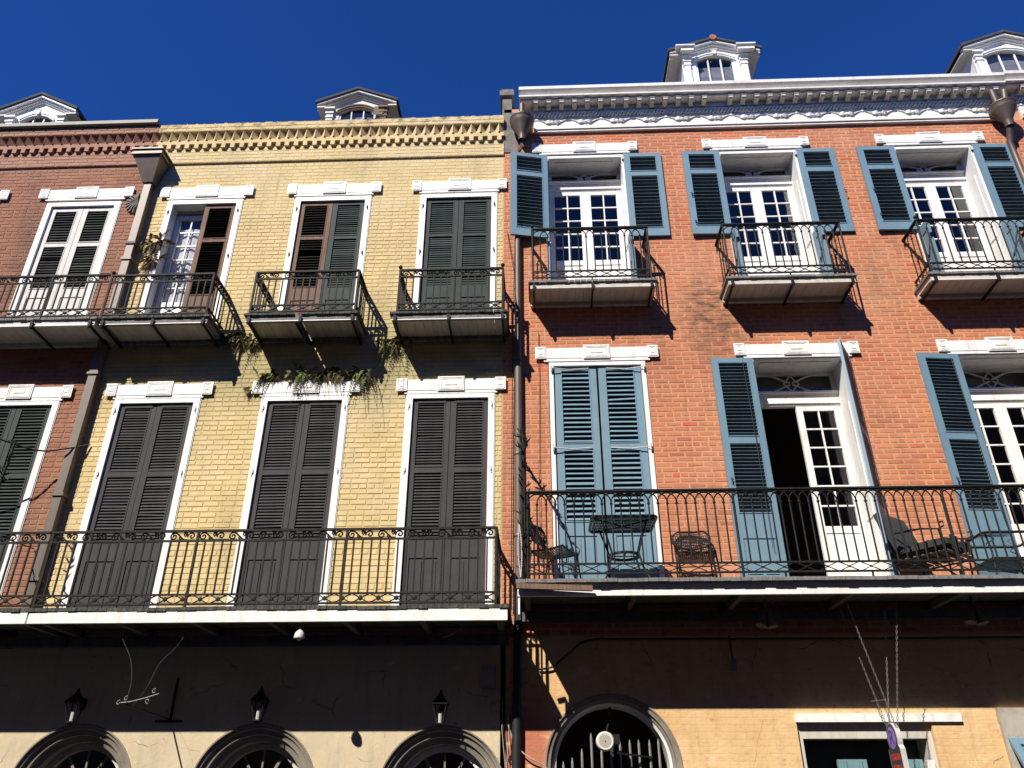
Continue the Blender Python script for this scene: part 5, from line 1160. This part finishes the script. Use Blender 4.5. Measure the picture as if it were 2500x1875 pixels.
wire('wire', [(-.95, -.8, 3.41), (-.92, -.78, 3.31), (-.88, -.75, 3.27), (-1.0, -.72, 3.2), (-1.1, -.7, 3.17)], .004, 'stub of wire dangling under the right end of the yellow gallery', 'cable_pale', 'wire')
# cables
wire('cable', [(-.05, -.03, 2.93), (.12, -.04, 2.96), (.3, -.04, 3.1), (.55, -.04, 3.25), (1.2, -.04, 3.26), (3., -.04, 3.25), (5., -.04, 3.25), (7.4, -.04, 3.25)], .012, 'black cable sagging along the shaded ochre wall under the gallery')
wire('cable', [(-7.6, -.9, 5.9), (-7.0, -.6, 5.72), (-6.6, -.3, 5.66), (-6.3, -.2, 5.72), (-6.08, -.03, 5.85)], .012, 'black cable slung across the downspout at the far left')
wire('cable', [(-.31, -.06, 9.2), (-.33, -.05, 8.), (-.35, -.04, 6.5), (-.36, -.04, 5.), (-.36, -.04, 3.6)], .006, 'thin brown cable running down the brick edge left of the round downspout')
wire('cable', [(-.43, -.03, 9.35), (-.36, -.05, 8.8), (-.30, -.08, 8.3), (-.29, -.2, 7.5)], .005, 'thin black cable slanting from the wall anchor to the round downspout')
wire('cable', [(.02, -.03, 7.5), (.02, -.03, 6.5), (.0, -.035, 5.4), (.0, -.03, 4.2)], .004, 'thin cable hanging left of the closed blue shutters')
wire('cable', [(2.82, -.1, 6.95), (2.83, -.1, 6.), (2.83, -.1, 5.), (2.82, -.11, 4.3)], .004, 'thin cord hanging down the open blue shutter left of the dark doorway')
wire('cable', [(5.62, -.12, 6.95), (5.64, -.12, 6.), (5.66, -.12, 4.9), (5.68, -.13, 4.5)], .004, 'thin cord hanging down the right-hand open blue shutter')
wire('cable', [(-.40, -.05, 2.35), (-.32, -.06, 2.15), (-.18, -.06, 2.02), (-.02, -.05, 1.94), (.1, -.05, 1.82)], .008, 'pale cable crossing the red brick patch beside the grilled arch', 'cable_pale')
t = thing('cable_coil', 'tangle of coiled cables on the wall corner left of the grilled arch', 'cables', (-.36, -.08, 1.9))
for k in range(4): MB().tube([(-.34 + .01 * k + (.055 - .006 * k) * math.cos(a), -.06 - .012 * k, 1.99 + .012 * k + (.05 + .004 * k) * math.sin(a)) for a in [2 * math.pi * i / 18 for i in range(18)]], .005, 5, closed=True).build('loop', 'cable', t)
for k in range(5): x = -.46 + .03 * k; MB().tube([(x, -.05, 2.6 - .05 * k), (x + RND.uniform(-.02, .02), -.06, 2.3), (x + RND.uniform(-.03, .05), -.05, 1.8)], .0045, 5).build('strand', 'cable' if k % 2 else 'cable_pale', t)
t = thing('bead_string', 'string of white beads hung on the gallery corner by the spike guard', 'beads', (-.24, -1.02, 3.8))
bm = MB().sphere((0, 0, 0), .0085, 6, 5).mesh('bead', 'beads', smooth=True, centre=(0, 0, 0))[0]
for i in range(64):
    u = i / 63; s = -1 if i % 2 else 1; put('bead', bm, t, (-.235 + s * .02 * math.sin(math.pi * u) + .012 * u, -1.03, 4.33 - .58 * u))

# ================================================================== balcony furniture
def grid_panel(mb, f, nu, nv, w, du=None):
    """perforated metal: thin strips along a surface f(u,v)"""
    for i in range(nu + 1):
        pts = [f(i / nu, j / 8) for j in range(9)]
        for p, q in zip(pts, pts[1:]): mb.bar(p, q, w, w * .35)
    for j in range(nv + 1):
        pts = [f(i / 8, j / nv) for i in range(9)]
        for p, q in zip(pts, pts[1:]): mb.bar(p, q, w, w * .35)
    return mb
def mesh_chair(x, y, rz, label):
    """low bistro chair of pierced metal: front looks along local -y"""
    m = Tm(x, y, D2) @ Rz(rz); t = thing('bistro_chair', label, 'chair', (x, y, D2), 'pierced metal bistro chairs on the gallery')
    def seat(u, v): a = (u - .5) * .42; return Vector((a * (1 - .12 * v), -.21 + .42 * v, .43 - .02 * math.sin(math.pi * u) - .015 * math.sin(math.pi * v)))
    def back(u, v): a = (u - .5) * .46 * (1 - .3 * abs(2 * v - 1) ** 3); return Vector((a, .21 + .05 * v - .05 * (1 - 4 * (u - .5) ** 2) * -1 * .6, .60 + .21 * v + (.02 if v < .1 else 0) * -math.sin(math.pi * u)))
    for nm, f, nu, nv in (('seat', seat, 18, 14), ('backrest', back, 20, 7)):
        mb = grid_panel(MB(), f, nu, nv, .0105)
        edge = [f(i / 8, 0) for i in range(8)] + [f(1, j / 4) for j in range(4)] + [f(1 - i / 8, 1) for i in range(8)] + [f(0, 1 - j / 4) for j in range(4)]
        mb.tube(edge, .013, 6, closed=True); mb.xf(m).build(nm, 'furn_iron', t)
    for s in (-1, 1):
        MB().tube([(s * .21, -.19, .42), (s * .225, -.21, .2), (s * .235, -.24, .0)], .011, 6).xf(m).build('leg', 'furn_iron', t)
        MB().tube([(s * .205, .25, .70), (s * .205, .235, .55), (s * .2, .2, .42), (s * .21, .23, .2), (s * .22, .27, .0)], .011, 6).xf(m).build('leg', 'furn_iron', t)
    MB().tube([(-.215, -.2, .25), (.215, -.2, .25)], .007, 5).tube([(-.205, .22, .25), (.205, .22, .25)], .007, 5).xf(m).build('stretcher', 'furn_iron', t)
mesh_chair(1.83, -.33, rad(-4), 'pierced metal chair standing alone between the closed shutters and the open doorway')
mesh_chair(.16, -.55, rad(62), 'pierced metal chair at the gallery corner left of the black table')
t = thing('bistro_table', 'black rectangular metal mesh table before the closed blue shutters', 'table', (.96, -.65, D2))
x0, x1, y0, y1, zt = .59, 1.33, -.93, -.34, 4.455
mb = MB()
n = 38
for i in range(n + 1): xx = x0 + .03 + (x1 - x0 - .06) * i / n; mb.box(xx - .007, xx + .007, y0 + .02, y1 - .02, zt - .004, zt + .004)
for j in range(6): yy = y0 + .05 + (y1 - y0 - .1) * j / 5; mb.box(x0 + .02, x1 - .02, yy - .004, yy + .004, zt - .0095, zt - .0045)
mb.build('mesh_top', 'furn_iron', t)
def rr(x0, x1, y0, y1, r, n=5):
    return [(cx + r * math.cos(a), cy + r * math.sin(a)) for cx, cy, a0 in ((x1 - r, y1 - r, 0), (x0 + r, y1 - r, 90), (x0 + r, y0 + r, 180), (x1 - r, y0 + r, 270)) for a in [rad(a0 + 90 * i / n) for i in range(n + 1)]]
MB().tube([(x, y, zt) for x, y in rr(x0, x1, y0, y1, .07)], .018, 6, closed=True).tube([(x0 + .03, y0 + .03, zt - .02), (.96, -.64, zt - .03), (x1 - .03, y1 - .03, zt - .02)], .01, 5).tube([(x1 - .03, y0 + .03, zt - .02), (.96, -.64, zt - .03), (x0 + .03, y1 - .03, zt - .02)], .01, 5).build('rim', 'furn_iron', t)
for sx in (-1, 1):
    for sy in (-1, 1): MB().tube([(.96 + sx * .26, -.64 + sy * .2, zt - .01), (.96 + sx * .2, -.64 + sy * .15, zt - .2), (.96 + sx * .15, -.64 + sy * .12, zt - .38), (.96 + sx * .19, -.64 + sy * .15, zt - .55), (.96 + sx * .27, -.64 + sy * .2, D2 + .0)], .012, 6).build('leg', 'furn_iron', t)
MB().lathe([(.155, 4.06), (.185, 4.06), (.185, 4.085), (.155, 4.085), (.155, 4.06)], (.96, -.64, 0), 28).bar((.80, -.64, 4.07), (1.12, -.64, 4.07), .012).bar((.96, -.8, 4.07), (.96, -.48, 4.07), .012).build('leg_ring', 'furn_iron', t)
# cushioned lounge chair
t = thing('lounge_chair', 'iron lounge chair with dark cushions right of the open doorway', 'armchair', (4.52, -.5, D2)); m = Tm(4.5, -.48, D2) @ Rz(rad(38))
def pillow(w, d, h, n=6):
    mb = MB(); vs = []; fs = []
    for s in (-1, 1):
        for i in range(n + 1):
            for j in range(n + 1):
                u, v = 2 * i / n - 1, 2 * j / n - 1; e = (1 - abs(u) ** 5) * (1 - abs(v) ** 5); vs.append((u * w / 2, v * d / 2, s * h / 2 * (.45 + .55 * e)))
    k = (n + 1) ** 2
    for i in range(n):
        for j in range(n):
            a = i * (n + 1) + j; fs += [(a, a + 1, a + n + 2, a + n + 1), (k + a, k + a + n + 1, k + a + n + 2, k + a + 1)]
    bd = [i * (n + 1) for i in range(n + 1)] + [n * (n + 1) + j for j in range(1, n + 1)] + [i * (n + 1) + n for i in range(n - 1, -1, -1)] + [j for j in range(n - 1, 0, -1)]
    for a, b_ in zip(bd, bd[1:] + bd[:1]): fs.append((a, b_, k + b_, k + a))
    return mb.add(vs, fs)
pillow(.56, .60, .15).xf(m @ Tm(0, -.04, .42)).build('seat_cushion', 'cushion', t, True)
pillow(.58, .56, .15).xf(m @ Tm(0, .30, .66) @ Matrix.Rotation(rad(70), 4, 'X')).build('back_cushion', 'cushion', t, True)
sl = MB()
for k in range(7): sl.box(-.27, .27, -.32 + .09 * k, -.27 + .09 * k, .315, .33)
sl.xf(m).build('seat_slats', 'slatwood', t)
for s in (-1, 1):
    MB().tube([(s * .31, -.32, .0), (s * .31, -.31, .3), (s * .32, -.3, .55), (s * .32, -.1, .60), (s * .32, .2, .62)], .012, 6).tube([(s * .32, -.3, .55), (s * .32, -.37, .57), (s * .32, -.37, .62), (s * .32, -.32, .62)], .009, 6).xf(m).build('arm', 'furn_iron', t)
    MB().tube([(s * .30, .34, .0), (s * .30, .28, .3), (s * .30, .36, .7)], .012, 6).xf(m).build('leg', 'furn_iron', t)
MB().tube([(-.30, .36, .7), (-.27, .42, .88), (-.12, .44, .95), (.12, .44, .95), (.27, .42, .88), (.30, .36, .7)], .010, 6).tube([(-.31, -.32, .3), (.31, -.32, .3), (.30, .28, .3), (-.30, .28, .3)], .011, 6, closed=True).xf(m).build('back_frame', 'furn_iron', t)
for k in range(4): MB().box(-.19 + .12 * k, -.16 + .12 * k, -.352, -.336, .33, .50).xf(m).build('cushion_strap', 'furn_iron', t)
# glass-topped side table at the right
t = thing('glass_table', 'small iron table with a glass top near the right edge', 'table', (5.25, -.55, D2)); x0, x1, y0, y1, zt = 4.93, 5.62, -.88, -.28, 4.235
MB().tube([(x, y, zt) for x, y in rr(x0, x1, y0, y1, .06)], .016, 6, closed=True).build('rim', 'furn_iron', t)
MB().box(x0 + .02, x1 - .02, y0 + .02, y1 - .02, zt - .004, zt + .004).build('glass_top', 'glass', t)
for sx in (-1, 1):
    for sy in (-1, 1):
        a, b_ = 5.275 + sx * .3, -.58 + sy * .25; MB().tube([(a, b_, zt), (a - sx * .02, b_, zt - .2), (a, b_, D2)], .011, 6).tube([(a - sx * (.03 + .05 * math.sin(5 * u)), b_, zt - .03 - .1 * u) for u in [i / 10 for i in range(11)]], .006, 5).build('leg', 'furn_iron', t)
MB().box(x0 + .06, x1 - .06, y0 + .06, y1 - .06, D2 + .24, D2 + .252).build('lower_shelf', 'furn_iron', t)
